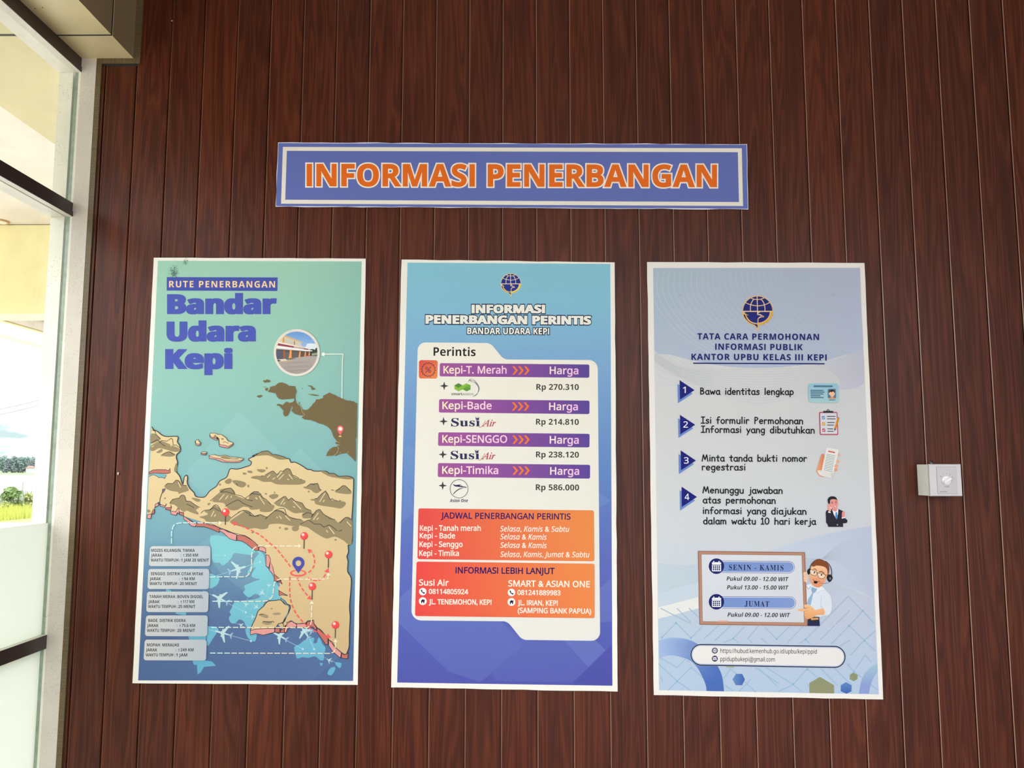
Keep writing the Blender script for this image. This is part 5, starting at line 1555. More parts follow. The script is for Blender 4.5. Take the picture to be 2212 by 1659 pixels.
# maze of diagonal strokes
MZ = lambda x, y: mix(LOW(x, y), (132, 172, 198), .55)
for s_, fr in (('155,600 420,735', fI), ('300,600 420,720', fI), ('410,600 495,680', fI), ('165,860 290,730 425,865 530,760', fI), ('545,870 680,745', fI), ('640,890 780,755', fI), ('720,905 805,870 905,765', fI), ('805,870 850,905', fI), ('935,870 1030,760', fI), ('935,870 975,905', fI), ('1060,870 1110,915', fI), ('1090,770 1195,875 1310,765', fI), ('1290,910 1430,765', fI), ('1400,910 1455,880 1840,490', fI), ('1455,880 1490,910', fI),
             ('1590,880 1850,620', fI), ('1690,915 1850,755 2080,980', fI), ('1850,755 1970,620 2060,720', fI), ('1840,490 2070,730', fI), ('1755,945 1855,885', fI), ('1860,1020 1980,890 2085,800', fI), ('1900,1150 1990,1020 2050,1085', fI), ('1830,1100 1890,1165 2100,1330', fI),
             ('140,1040 300,1130 430,1000', fI), ('135,1100 300,1255 420,1336', fI), ('150,1210 170,1255', fI), ('220,1336 300,1255 425,1130 540,1230', fI), ('560,1330 600,1290', fI), ('720,1230 780,1140 1005,1360', fI), ('860,1345 960,1240', fI), ('730,1290 800,1340', fI), ('1000,1130 1215,1275', fI), ('1040,1140 1200,1300', fI), ('1100,1130 1345,1285 1420,1345', fI), ('1215,1345 1345,1285 1470,1140 1560,1220', fI), ('1590,1140 1740,1290', fI), ('1720,1140 1870,1290', fI), ('1470,1280 1500,1310', fI)):
    a.stroke(IN(pts(s_, fr)), 2.1, MZ)
for s_ in ('290,730', '165,860', '425,865', '805,870', '1195,875', '1455,880', '1845,755', '1985,890', '1970,620', '300,1255', '1345,1280', '1890,1165', '1470,1150'):
    q = pts(s_, fI)[0]; a.poly(ell(*q, 2.2, n=12), (132, 176, 208))
# rings and hexagons
ringo = smooth(pts('135,890 200,868 280,862 400,880 500,930 600,1020 660,1110 705,1210 722,1345', fI), False, 4)
ringi = smooth(pts('566,1342 555,1280 520,1200 480,1130 420,1070 330,1035 240,1022 137,1045', fI), False, 4)
a.poly(IN(ringo + ringi), lambda x, y: mix((160, 182, 218), (74, 108, 178), (x - 1425) / 110 + (y - 1440) / 300))
ro = smooth(pts('2100,1090 2040,1130 1985,1190 1955,1260 1935,1366', fI), False, 4); ri = smooth(pts('2025,1366 2040,1290 2075,1210 2105,1170', fI), False, 4)
a.poly(IN(ro + ri), lambda x, y: mix((158, 190, 208), (138, 156, 206), (y - 1440) / 40))
def hexa(s_, c): a.poly(IN(pts(s_, fI)), c)
BLH = lambda x, y: mix((100, 142, 190), (62, 96, 170), (x - 1582) / 26)
hexa('830,1188 885,1188 910,1238 885,1290 828,1290 798,1238', BLH)
hexa('1490,1270 1585,1215 1712,1290 1712,1368 1490,1362', (142, 146, 110))
hexa('1820,1262 1870,1292 1868,1345 1825,1370 1772,1345 1772,1290', lambda x, y: mix((96, 136, 190), (62, 96, 172), (y - 1472) / 26)); hexa('1886,1175 1924,1198 1922,1235 1888,1254 1852,1235 1854,1197', (138, 144, 110))
hexa('720,1095 830,1098 810,1132 745,1130', (160, 168, 134))
a.poly(ell(*pts('1685,748', fI)[0], 10, n=30), (200, 204, 218), holes=[ell(*pts('1685,748', fI)[0], 9, n=30)])
for s_, fr in (('1742,328', fG), ('340,333', fG), ('1845,1104', fI), ('398,1075', fI)):
    q = pts(s_, fr)[0]; a.poly(ell(*q, 2.6, n=18), (160, 170, 190), holes=[ell(*q, 1.7, n=18)])
a.build('printed_ground', po3)

a = Art(sh)
emblem(a, 1590, 630, 90 / 1659, (240, 190, 90), (224, 172, 62), (232, 198, 150), (30, 36, 116), 1.0)
a.build('emblem', po3, 'navy and gold globe emblem')
a = Art(sh)
NB = (24, 26, 104); SHD = (150, 156, 184)
for t, x0, y0, x1, y1 in (('TATA CARA PERMOHONAN', 492, 738, 1606, 744), ('INFORMASI PUBLIK', 655, 833, 1456, 838), ('KANTOR UPBU KELAS III KEPI', 437, 926, 1676, 932)):
    p = pts('%g,%g %g,%g' % (x0, y0, x1, y1), fG)
    a.text(t, p[0][0] + .9, p[0][1] + .9, p[1][0] + .9, p[1][1] + .9, 13.0, SHD, 'sans_b', track=.06)
    a.text(t, *p[0], *p[1], 13.0, NB, 'sans_b', track=.06, bold=.1)
a.poly(pts('453,952 1658,957 1658,968 453,963', fG), NB)
a.build('title_lettering', po3, 'navy capitals over a navy rule')

steps = [('1', fG, (329, 1113, 466, 1204, 331, 1292, 309, 1147, 313, 1325), [('Bawa identitas lengkap', 522, 1243, 1370, 1247, fG)], 372, 1230),
         ('2', fH, (332, 112, 472, 203, 335, 291, 315, 144, 318, 324), [('Isi formulir Permohonan', 526, 190, 1456, 196, fH), ('Informasi yang dibutuhkan', 527, 274, 1562, 281, fH)], 384, 229),
         ('3', fH, (338, 438, 478, 531, 341, 621, 320, 472, 323, 655), [('Minta tanda bukti nomor', 535, 537, 1492, 540, fH), ('regestrasi', 537, 619, 926, 620, fH)], 390, 558),
         ('4', fH, (347, 771, 488, 865, 348, 957, 330, 804, 333, 990), [('Menunggu jawaban', 542, 829, 1268, 834, fH), ('atas permohonan', 545, 921, 1204, 926, fH), ('informasi yang diajukan', 547, 1018, 1486, 1025, fH), ('dalam waktu 10 hari kerja', 549, 1113, 1577, 1118, fH)], 396, 892)]
for nm, fr, q, rows, nx, ny in steps:
    a = Art(sh)
    a.poly(pts([(q[6], q[7]), (q[2] - 18, q[3] + 32), (q[8], q[9])], fr), (108, 138, 200))
    a.poly(pts([(q[0], q[1]), (q[2], q[3]), (q[4], q[5])], fr), (22, 24, 116))
    w_ = 25 if nm == '1' else 42
    p = pts('%g,%g %g,%g' % (nx - w_ / 2, ny, nx + w_ / 2, ny), fr)
    a.text(nm, *p[0], *p[1], 13.2, (240, 240, 246), 'sans', bold=.15)
    a.build('step_arrow', po3, 'navy triangle numbered ' + nm)
    a = Art(sh)
    for t, x0, y0, x1, y1, f_ in rows:
        p = pts('%g,%g %g,%g' % (x0, y0, x1, y1), f_)
        hand(a, t, *p[0], *p[1], 14.0, 2.4, (14, 14, 16))
    a.build('step_lettering', po3, 'black hand style lettering beside triangle ' + nm)

# identity card picture
a = Art(sh)
T5 = lambda s_: pts(s_, N5)
a.poly(rrect(T5('55,112 920,118 938,672 70,662'), 6), lambda x, y: mix((150, 196, 212), (168, 204, 208), (y - 830) / 40))
IB = (82, 116, 142)
a.stroke(T5('235,196 735,199'), 4.0, IB)
for s_ in ('135,314 478,316', '135,362 515,366', '137,415 480,418', '139,466 395,468', '141,517 485,520', '655,586 825,586'): a.stroke(T5(s_), 2.4 if s_[0] != '6' else 1.7, IB)
a.poly(rrect(T5('612,270 850,268 856,545 618,545'), 2.6), (88, 122, 150))
a.poly(smooth(T5('632,546 660,520 700,505 780,505 830,520 855,546'), False, 3), (206, 114, 60)); a.poly(T5('705,470 775,470 780,515 740,535 700,512'), (226, 168, 128))
a.poly(smooth(T5('650,390 665,350 800,350 815,395 825,405 812,440 790,470 745,492 700,470 668,440 642,410'), True, 3), (238, 190, 154))
a.poly(smooth(T5('650,395 648,340 680,305 745,292 805,310 818,350 815,398 800,365 770,345 720,368 690,352 668,370'), True, 2), (62, 36, 38))
a.build('identity_card_picture', po3, 'light blue identity card picture')
# clipboard picture
a = Art(sh)
a.poly(rrect(T5('368,932 890,932 918,1590 392,1588'), 2.6), (188, 66, 92)); a.poly(rrect(T5('398,962 868,962 892,1560 418,1560'), 1), (214, 214, 220))
a.poly(rrect(T5('488,902 772,902 775,958 488,958'), 1), (48, 48, 52)); a.poly(ell(*T5('628,900')[0], 3.2, 3.6, 20), (48, 48, 52)); a.poly(ell(*T5('630,888')[0], 1.2, n=12), (210, 210, 214))
for i, (y, c, c2) in enumerate(((1095, (98, 134, 180), (214, 226, 240)), (1272, (218, 150, 58), (252, 226, 150)), (1452, (190, 52, 86), (250, 214, 222)))):
    x = 490 + i * 6
    a.poly(T5('%g,%g %g,%g %g,%g %g,%g' % (x - 44, y - 46, x + 42, y - 46, x + 46, y + 44, x - 40, y + 44)), c)
    a.stroke(T5('%g,%g %g,%g %g,%g' % (x - 20, y + 2, x - 4, y + 18, x + 26, y - 18)), 1.3, c2)
    for dy, dx in ((-36, 0), (34, 0)):
        xe = (838, 812, 770)[i] - (0 if dy < 0 else (0, 18, -12)[i])
        a.stroke(T5('%g,%g %g,%g' % (594 + i * 6, y + dy, xe, y + dy)), 1.7, (54, 54, 64), round_=False)
a.poly(T5('888,1100 948,1110 856,1420 800,1402'), (222, 150, 34)); a.poly(T5('920,1105 948,1110 856,1420 832,1412'), (196, 122, 20)); a.poly(T5('800,1402 856,1420 808,1480'), (54, 50, 48)); a.poly(T5('888,1100 900,1076 945,1080 952,1112'), (150, 158, 176))
a.build('clipboard_picture', po3, 'red edged clipboard picture with pencil')
# hand with receipt
a = Art(sh)
T6 = lambda s_: pts(s_, N6)
SK = lambda x, y: mix((236, 168, 124), (214, 128, 92), (x - 1762) / 16)
a.poly(smooth(T6('205,195 240,185 262,205 255,330 215,505 300,560 280,620 200,625 150,590 110,540 108,490 140,400 175,290'), True, 3), SK)
for x, y, r in ((540, 205, 30), (520, 332, 36), (482, 420, 42), (476, 490, 38)):
    a.poly(ell(*T6('%g,%g' % (x, y))[0], r * N6[2], r * .92 * N6[2], 24), (236, 176, 140)); 
a.poly(T6('298,62 540,98 525,190 440,540 395,650 330,640 135,515 210,505'), (232, 230, 224))
a.poly(smooth(T6('130,505 220,508 440,545 425,620 400,650 340,640 250,622 170,590'), True, 2), (224, 222, 216)); a.poly(T6('380,570 440,545 430,610 405,650'), (206, 206, 200))
a.stroke(T6('345,134 455,158'), 2.8, (204, 86, 80))
for k in range(11):
    x, y = 305 - k * 5.6, 190 + k * 30.2
    a.stroke(T6('%g,%g %g,%g' % (x, y, x + 166, y + 34)), .95, (96, 136, 150), round_=False)
a.poly(ell(*T6('490,418')[0], 3.7, 3.2, 22), (232, 168, 130)); a.poly(ell(*T6('478,490')[0], 3.3, 3.0, 22), (226, 158, 122))
a.build('receipt_picture', po3, 'picture of a hand holding a long receipt')
# man on the telephone
a = Art(sh)
SUIT, SKN = (40, 36, 50), (230, 152, 140)
a.poly(smooth(T6('288,1330 300,1285 345,1262 400,1250 420,1240 500,1240 610,1285 620,1310 600,1350 605,1420 655,1425 700,1460 706,1495 680,1522 620,1528'), False, 3) + T6('625,1595 335,1595 325,1550 295,1510'), SUIT)
a.poly(T6('410,1255 530,1250 525,1340 500,1455 440,1350'), (238, 236, 236)); a.poly(T6('478,1310 505,1310 520,1400 498,1455 470,1390'), (72, 142, 204)); a.poly(T6('425,1240 500,1240 500,1290 470,1300 430,1280'), (222, 138, 130))
a.poly(smooth(T6('370,1075 500,1060 520,1110 518,1190 495,1240 460,1252 410,1240 375,1180'), True, 3), SKN); a.poly(ell(*T6('515,1125')[0], 1.2, 2.2, 12), SKN)
a.poly(smooth(T6('325,1100 330,1050 370,1012 440,1005 490,1030 505,1075 460,1060 400,1062 372,1085 372,1120 355,1155 335,1140'), True, 3), (34, 32, 42))
for s_ in ('390,1122 425,1115', '470,1110 502,1108'): a.stroke(T6(s_), .9, (34, 32, 42))
for s_ in ('413,1140', '484,1130'): a.poly(ell(*T6(s_)[0], .9, 1.2, 10), (40, 30, 36))
a.poly(T6('445,1200 485,1195 480,1215 455,1218'), (250, 244, 240)); a.stroke(T6('446,1203 460,1217 482,1208'), .7, (150, 60, 64)); a.stroke(T6('478,1160 484,1180 470,1182'), .5, (176, 92, 88))
a.poly(smooth(T6('330,1165 350,1150 375,1190 395,1240 385,1290 345,1290 328,1220'), True, 3), (232, 160, 148)); a.poly(T6('368,1200 395,1225 402,1250 385,1245'), (250, 246, 240)); a.poly(T6('332,1295 380,1305 385,1328 335,1318'), (242, 240, 240))
a.poly(smooth(T6('605,1310 640,1295 660,1330 650,1400 610,1410 600,1360'), True, 3), (232, 150, 142)); a.poly(T6('592,1415 655,1405 655,1425 598,1435'), (242, 240, 240))
a.poly(ell(*T6('512,1555')[0], 1.2, 1.6, 12), (220, 214, 214)); a.stroke(T6('500,1455 508,1590'), .4, (24, 20, 32), round_=False); a.stroke(T6('395,1300 400,1400 380,1560'), .4, (24, 20, 32), round_=False)
a.build('caller_picture', po3, 'picture of a man in a dark suit on the telephone')

# presenter and notice board
a = Art(sh)
T4 = lambda s_: pts(s_, N4)
SH_ = (216, 222, 230)
a.poly(smooth(T4('295,720 400,690 620,740 700,820 790,920 825,1050 830,1200 780,1330 680,1350 570,1380'), False, 3) + T4('300,1400 295,900'), SH_)
a.poly(T4('330,1380 565,1380 580,1575 320,1575'), (34, 40, 84)); a.poly(T4('300,1440 325,1440 325,1500 560,1500 555,1400 570,1380 300,1380'), (40, 40, 60)); a.poly(T4('390,1408 545,1398 550,1440 395,1452'), (210, 158, 96))
a.poly(smooth(T4('620,920 610,1050 615,1150 660,1200'), False, 3) + T4('600,1190 598,1000'), (190, 198, 212))
a.poly(T4('410,755 525,800 470,880 415,880 395,800'), (140, 172, 200)); a.poly(T4('415,885 440,890 385,1145 305,1115 330,1010'), (148, 178, 204)); a.stroke(T4('415,885 440,890'), .8, (70, 90, 120))
a.poly(T4('300,720 395,690 330,805'), (228, 232, 238)); a.stroke(T4('305,735 330,803 395,745'), .8, (110, 118, 140)); a.poly(T4('520,800 620,745 680,825 540,885'), (228, 232, 238)); a.stroke(T4('530,880 590,840 660,822'), .6, (130, 138, 156))
FACE = lambda x, y: mix((240, 190, 146), (226, 148, 108), (y - 1225) / 38)
a.poly(smooth(T4('385,370 420,300 520,290 700,350 745,480 700,600 650,700 580,755 500,760 420,710 375,600 365,480'), True, 3), FACE)
a.poly(smooth(T4('400,310 440,230 510,175 580,165 700,215 770,310 775,430 745,510 735,400 690,335 590,310 500,305 460,325'), True, 2), (132, 70, 36))
a.poly(T4('460,215 475,195 490,215 520,172 545,190 580,160 600,190 640,178 650,205 705,210 690,260 470,260'), (132, 70, 36))
a.stroke(smooth(T4('370,360 400,280 470,205'), False, 4), 1.5, (58, 56, 66)); a.stroke(smooth(T4('705,215 780,290 825,400 825,520'), False, 4), 1.6, (58, 56, 66))
a.poly(smooth(T4('315,410 340,375 385,365 380,440 350,495 320,470'), True, 3), (30, 28, 34)); a.poly(smooth(T4('735,510 790,490 830,520 850,570 800,645 750,630 725,560'), True, 3), (30, 28, 34)); a.poly(ell(*T4('795,575')[0], 2.4, 3, 14), (110, 108, 116))
for s_, c in (('385,385 520,455 480,515 385,480', 1), ('535,460 690,500 650,575 560,560', 1)):
    p = smooth(T4(s_), True, 4); a.poly(p, (240, 206, 176)); a.stroke(p, .9, (50, 46, 50), closed=True)
a.stroke(T4('515,455 540,462'), 1.0, (50, 46, 50)); a.stroke(T4('690,500 760,500'), .8, (50, 46, 50))
for x, y in ((455, 445), (605, 495)):
    a.poly(ell(*T4('%g,%g' % (x, y))[0], 3.2, 2.6, 16), (248, 240, 236)); a.poly(ell(*T4('%g,%g' % (x + 6, y + 2))[0], 1.9, 2.3, 14), (60, 34, 30)); a.poly(ell(*T4('%g,%g' % (x, y - 5))[0], .6, n=8), (250, 250, 250))
a.stroke(smooth(T4('445,380 480,375 510,410'), False, 3), 1.5, (98, 54, 34)); a.stroke(smooth(T4('570,435 620,430 665,470'), False, 3), 1.7, (98, 54, 34))
a.stroke(smooth(T4('430,590 470,630 530,640 580,630'), False, 3), 1.1, (120, 44, 40)); a.poly(ell(*T4('490,655')[0], 4.3, 3.0, 20), (22, 20, 24)); a.stroke(smooth(T4('540,665 650,680 740,670 800,640'), False, 4), .6, (80, 78, 86)); a.stroke(smooth(T4('475,575 510,600 545,580'), False, 3), .6, (206, 130, 96))
a.build('presenter_picture', po3, 'picture of a bespectacled man with headset and blue tie')

a = Art(sh)
fr_o = pts('737,66', R7) + pts('1449,93 1473,757', fI) + pts('760,1165', R7)
fr_i = pts('790,118', R7) + pts('1419,122 1441,726', fI) + pts('808,1115', R7)
a.poly(fr_o, (150, 104, 84)); a.poly([((o[0] * 3 + i[0]) / 4, (o[1] * 3 + i[1]) / 4) for o, i in zip(fr_o, fr_i)], (182, 136, 112)); a.poly([(o[0] * .12 + i[0] * .88, o[1] * .12 + i[1] * .88) for o, i in zip(fr_o, fr_i)], (136, 92, 74))
a.poly(fr_i, lambda x, y: mix((214, 217, 222), (206, 208, 214), (y - 1200) / 140))
a.poly(pts('1040,1100 1190,1104 1185,1125 1030,1122', R7), (216, 172, 164))
for (q, cy, t, x0, x1, by) in (('700,170 1320,174 1320,282 700,278', 219, 'SENIN - KAMIS', 765, 1255, 252), ('705,490 1330,492 1330,605 705,598', 539, 'JUMAT', 907, 1126, 578)):
    p = pts(q, fI)
    pill = rrect([p[0], (p[1][0] + 9, p[1][1]), (p[2][0] + 9, p[2][1]), p[3]], [.1, 13, 13, .1], 10)
    a.poly(pill, (36, 44, 108))
    c = [sum(v[i] for v in p) / 4 for i in (0, 1)]
    ins = lambda d: rrect([(p[0][0], p[0][1] + d), (p[1][0] + 9 - d, p[1][1] + d), (p[2][0] + 9 - d, p[2][1] - d), (p[3][0], p[3][1] - d)], [.1, 13 - d, 13 - d, .1], 10)
    a.poly(ins(.9), (224, 228, 238)); a.poly(ins(2.2), lambda x, y: mix((116, 144, 200), (128, 152, 204), (x - 1560) / 160))
    o = pts('%g,%g' % (653, cy), fI)[0]
    a.poly(ell(*o, 16.6, 16.8, 44), (24, 28, 100))
    x, y = o
    a.poly(rrect((x - 9.6, y - 8.6, x + 10, y + 11), 1.8), (242, 242, 246)); a.poly([(x - 9.6, y - 4), (x + 10, y - 4), (x + 10, y - 3.2), (x - 9.6, y - 3.2)], (24, 28, 100))
    for dx in (-5.6, 5.6): a.stroke([(x + dx, y - 10.2), (x + dx, y - 6.6)], 2.3, (242, 242, 246)); a.stroke([(x + dx + .5, y - 8.6), (x + dx + .5, y - 6.4)], .8, (24, 28, 100))
    for r in range(3):
        for k in range(4):
            xx, yy = x - 6.3 + k * 4.2, y - .4 + r * 3.9
            a.poly(rrect((xx - 1.55, yy - 1.5, xx + 1.55, yy + 1.5), .4, 2), (24, 28, 80))
    b_ = pts('%g,%g %g,%g' % (x0, by, x1, by + 5), fI)
    a.text(t, *b_[0], *b_[1], 11.4, (22, 26, 66), 'serif_b', track=.1)
for t, x0, y0, x1, y1 in (('Pukul 09.00 - 12.00 WIT', 743, 349, 1294, 354), ('Pukul 13.00 - 15.00 WIT', 747, 427, 1294, 430), ('Pukul 09.00 - 12.00 WIT', 752, 673, 1308, 677)):
    p = pts('%g,%g %g,%g' % (x0, y0, x1, y1), fI)
    a.text(t, *p[0], *p[1], 8.8, (30, 30, 38), 'sans_b', slant=.2)
a.build('notice_board', po3, 'wood framed board listing opening hours')

# presenter's hands over the frame
a = Art(sh)
a.poly(smooth(T4('240,450 275,435 310,460 325,520 330,590 310,640 300,690 285,655 245,630 240,590 232,560 245,530 230,500'), True, 3), (238, 196, 166))
for s_ in ('240,495 300,500', '240,545 300,545', '245,595 300,595'): a.stroke(smooth(T4(s_), False, 2), .6, (206, 146, 114))
a.build('presenter_hand', po3, 'hand gripping the board frame')
a = Art(sh)
HND = lambda x, y: mix((240, 190, 140), (226, 158, 104), (y - 1305) / 30)
a.poly(smooth(T4('120,1228 130,1262 250,1268 245,1310 260,1370 290,1425 340,1430 440,1390 520,1345 660,1340 682,1290 660,1210 600,1205 480,1240 440,1190 360,1140 265,1125 245,1150 260,1190 300,1205 180,1212'), True, 2), HND)
for s_ in ('250,1272 310,1262', '255,1325 310,1318', '285,1375 330,1370', '270,1185 360,1190', '250,1215 310,1205'): a.stroke(T4(s_), .6, (196, 126, 84))
a.build('presenter_hand', po3, 'pointing hand printed over the board frame')

# contact strip
a = Art(sh)
q = pts('418,915', fI) + pts('1815,935 1815,1137', fI) + pts('418,1110', fI)
q[0] = (1490.2, 1389.4); q[3] = (1490.2, 1436.6)
a.poly(rrect(q, 24, 12), (214, 222, 232)); g = lambda d: rrect([(q[0][0] + d, q[0][1] + d), (q[1][0] - d, q[1][1] + d), (q[2][0] - d, q[2][1] - d), (q[3][0] + d, q[3][1] - d)], 24, 12)
a.poly(g(.3), (18, 20, 44)); a.poly(g(2.5), (170, 186, 214)); a.poly(g(4.6), (228, 224, 220))
for y, t, x1 in ((998, 'https://hubud.kemenhub.go.id/upbu/kepi/ppid', 1555), (1072, 'ppidupbukepi@gmail.com', 1177)):
    p = pts('%g,%g %g,%g' % (688, y, x1, y + (x1 - 688) * .009), fI)
    a.text(t, *p[0], *p[1], 9.2, (52, 50, 52), 'sans', bold=.08)
for i, y in enumerate((978, 1050)):
    x, yy = pts('%g,%g' % (638, y), fI)[0]
    a.poly(ell(x, yy, 6.4, n=30), (28, 30, 66))
    if i == 0:
        a.stroke(ell(x, yy, 4, n=24), .8, (220, 220, 232), closed=True); a.stroke(ell(x, yy, 1.8, 4, 20), .7, (220, 220, 232), closed=True); a.stroke([(x - 4, yy), (x + 4, yy)], .7, (220, 220, 232)); a.stroke([(x, yy - 4), (x, yy + 4)], .7, (220, 220, 232)); a.stroke([(x - 3.4, yy - 2), (x + 3.4, yy - 2)], .6, (220, 220, 232)); a.stroke([(x - 3.4, yy + 2), (x + 3.4, yy + 2)], .6, (220, 220, 232))
    else:
        a.poly(rrect((x - 4, yy - 3.2, x + 4, yy + 3.2), .9), (220, 220, 232)); a.stroke([(x - 3.2, yy - 1.6), (x, yy + .6), (x + 3.2, yy - 1.6)], .9, (28, 30, 66)); a.stroke([(x - 2.6, yy + 1.7), (x + 2.6, yy + 1.7)], .6, (28, 30, 66))
a.build('contact_strip', po3, 'white rounded strip with web and mail addresses')
# ------------------------------------------------------------------ volume control in its surface box
K = (1930, 960, 200 / 2212)
kz = lambda s_: pts(s_, K)
def wallbox():
    """size from the front face: near edge stands well off the wall"""
    fl, fr_, ft, fb = 890, 1640, 470, 1240           # front face in frame K
    d_ = ray(*kz('885,860')[0]); xq = at(*kz('582,860')[0], y=0.0).x
    dep = D - xq * d_.y / d_.x                        # the box stands out until its wall edge and front edge line up as seen
    p0 = at(*kz('885,860')[0], y=-dep); p1 = at(*kz('1640,860')[0], y=-dep)
    zt = at(*kz('1250,470')[0], y=-dep).z; zb = at(*kz('1250,1240')[0], y=-dep).z
    return p0.x, p1.x, zt, zb, dep
x0, x1, zt, zb, dep = wallbox()
xw = at(*kz('575,860')[0], y=-.001).x
vc = empty('volume_control', ((x0 + x1) / 2, 0, zb))
tag(vc, 'white wall mounted volume control box with round knob, beside the grey poster', 'volume control')
M_BOX = mat('ivory_plastic', lin((246, 244, 232)), .35, noise=(30, .03))
M_PLATE = mat('grey_white_plate', lin((196, 190, 194)), .4)
M_KNOB = mat('knob_white', lin((238, 234, 234)), .3)
M_PRT = mat('grey_print', (.07, .06, .065), .6)
# tapered back box: wider at the wall
def loft(mb, rects, mi=0, r=.004):
    rings = []
    for (xa, xb_, za, zb_, y) in rects:
        P = rrect([(xa, za), (xb_, za), (xb_, zb_), (xa, zb_)], r, 5)
        rings.append([(x, y, z) for x, z in P])
    n = len(rings[0])
    vs = [v for g_ in rings for v in g_]
    mb.add(vs, [[k * n + i, k * n + (i + 1) % n, (k + 1) * n + (i + 1) % n, (k + 1) * n + i] for k in range(len(rings) - 1) for i in range(n)], mi)
    mb.add(rings[-1], [list(range(n))], mi); mb.add(rings[0], [list(range(n))[::-1]], mi)
mb = MB()
b_ = x0 - .0005
loft(mb, [(b_, x1 - .003, zb + .001, zt - .001, 0.0), (b_, x1 - .003, zb + .001, zt - .001, -dep + .010)])
mb.build('back_box', M_BOX, vc)
mb = MB()
loft(mb, [(x0 - .001, x1, zb, zt, -dep + .0095), (x0 - .001, x1, zb, zt, -dep + .003), (x0 + .0015, x1 - .002, zb + .002, zt - .002, -dep), ])
mb.build('cover', mat('cover_plastic', lin((206, 202, 204)), .35), vc)  # greyed below the back box to stand in for weaker light on the front
def F(s_, off=0.0): return [at(px, py, y=-dep - off) for px, py in kz(s_)]
c = F('1020,545 1480,535 1530,1165 1065,1185')
xa, xb_ = (c[0].x + c[3].x) / 2, (c[1].x + c[2].x) / 2; za, zc = (c[2].z + c[3].z) / 2, (c[0].z + c[1].z) / 2
mb = MB()
loft(mb, [(xa - .0009, xb_ + .0009, za - .0009, zc + .0009, -dep + .001), (xa - .0009, xb_ + .0009, za - .0009, zc + .0009, -dep - .0003)], 1, .001)
loft(mb, [(xa, xb_, za, zc, -dep), (xa, xb_, za, zc, -dep - .0012)], 0, .001)
fp = mb.build('face_plate', [M_PLATE, mat('plate_gap', lin((150, 145, 148)), .6)], vc)
kc = at(*kz('1278,862')[0], y=-dep - .006)
kr = (at(*kz('1385,862')[0], y=-dep - .006).x - at(*kz('1170,862')[0], y=-dep - .006).x) / 2
kb = MB()
yb0 = -dep - .0012
kb.cyl((kc.x, yb0, kc.z), (kc.x, yb0 - .003, kc.z), kr, 40)
kb.cyl((kc.x, yb0 - .003, kc.z), (kc.x, yb0 - .0045, kc.z), kr, 40, kr * .93)
kn = kb.build('knob', M_KNOB, vc)
kb = MB()
t = math.radians(32)
ux, uz = math.cos(t), math.sin(t)
L_, w_ = kr * .92, kr * .34
def bar(l, w, y): return [(kc.x + ux * s1 * l - uz * s2 * w, y, kc.z + uz * s1 * l + ux * s2 * w) for s1, s2 in ((-1, -1), (1, -1), (1, 1), (-1, 1))]
r0, r1, r2 = bar(L_, w_, yb0 - .0044), bar(L_, w_, yb0 - .010), bar(L_ * .94, w_ * .7, yb0 - .0115)
vs = r0 + r1 + r2
kb.add(vs, [[k * 4 + i, k * 4 + (i + 1) % 4, (k + 1) * 4 + (i + 1) % 4, (k + 1) * 4 + i] for k in range(2) for i in range(4)] + [[8, 9, 10, 11], [3, 2, 1, 0]])
kb.build('grip_bar', M_KNOB, kn)
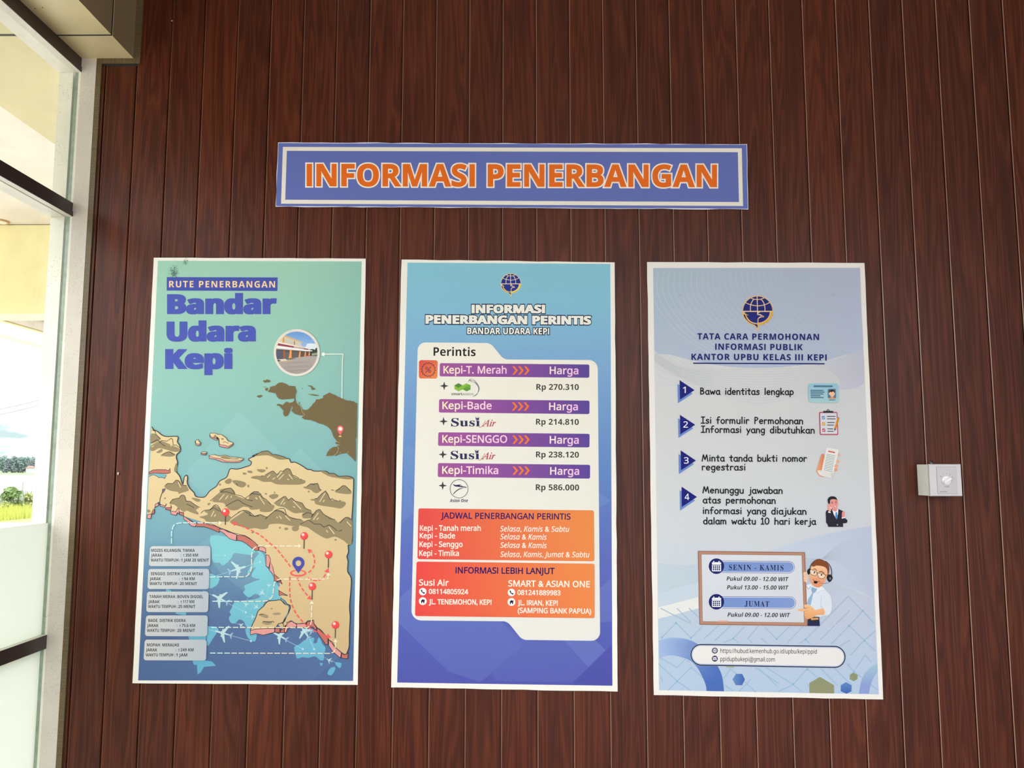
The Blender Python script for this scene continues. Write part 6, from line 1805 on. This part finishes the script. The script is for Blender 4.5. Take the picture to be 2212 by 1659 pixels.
# printed scale: dots, words and maker's line
mb = MB()
def dot(x, y, r): 
    p = at(*kz('%g,%g' % (x, y))[0], y=yb0)
    q = at(*kz('%g,%g' % (x + r, y))[0], y=yb0)
    mb.cyl((p.x, yb0 + .0002, p.z), (p.x, yb0 - .0001, p.z), q.x - p.x, 12)
for x, y, r in ((1195, 714, 8), (1272, 697, 8), (1350, 718, 8), (1408, 778, 9), (1342, 672, 5)): dot(x, y, r)
def words(t, x0_, x1_, y, h):
    p, q = at(*kz('%g,%g' % (x0_, y))[0], y=yb0), at(*kz('%g,%g' % (x1_, y))[0], y=yb0)
    hh = h * K[2] / 757
    v, f, rim, a_, b2 = glyphs(t, 'sans_b')
    k = (q.x - p.x) / (b2 - a_)
    mw = MB(); mw.add([(p.x + (gx - a_) * k, yb0 - .0001, p.z + gy * hh / .714) for gx, gy in v], f)
    mw.build('printed_word', M_PRT, fp)
words('OFF', 1115, 1160, 775, 16); words('VOLUME', 1218, 1335, 1020, 20); words('AUDERSTAZ', 1108, 1282, 1138, 18)
mb.build('printed_dots', M_PRT, fp)
# cable stub at the top and its hole
cp_ = at(*kz('915,460')[0], y=-.012)
cb = MB(); cb.tube([(cp_.x - .0005, .004, zt + .006), (cp_.x, -.008, zt + .004), (cp_.x + .0008, -.013, zt - .002)], .0026, 10)
cb.build('cable', mat('grey_cable', lin((120, 122, 122)), .5), vc)
hb = MB(); h_ = at(*kz('905,420')[0], y=-.0003)
hb.cyl((h_.x, -.0002, h_.z), (h_.x, -.0005, h_.z), .0045, 20); hb.build('cable_hole', mat('hole_black', (.008, .006, .006), .8), vc)

# ------------------------------------------------------------------ little things stuck to the boards
M_COC = mat('cocoon_white', lin((206, 194, 178)), .8, noise=(300, .3))
def blob(name, px, py, r, label, cat, sq=1.5):
    p = at(px, py, y=-.001); mb = MB(); n = 12; m = 7; rr = random.Random(int(px))
    rings = []
    for j in range(m + 1):
        f = math.pi * j / m
        rings.append([(p.x + r * math.sin(f) * math.cos(2 * math.pi * i / n) * rr.uniform(.85, 1.1), -.0012 - r * .7 - r * .7 * math.sin(f) * math.sin(2 * math.pi * i / n), p.z + r * sq * math.cos(f)) for i in range(n)])
    vs = [v for g_ in rings for v in g_]
    mb.add(vs, [[j * n + i, j * n + (i + 1) % n, (j + 1) * n + (i + 1) % n, (j + 1) * n + i] for j in range(m) for i in range(n)], 0, True)
    return tag(mb.build(name, M_COC), label, cat)
blob('cocoon', 256, 1023, .0028, 'tiny pale cocoon in the groove between window and route map poster', 'cocoon')
blob('cocoon', 372, 45.5, .0024, 'tiny grey cocoon high on the dark boards beside the boxed beam', 'cocoon', .9)
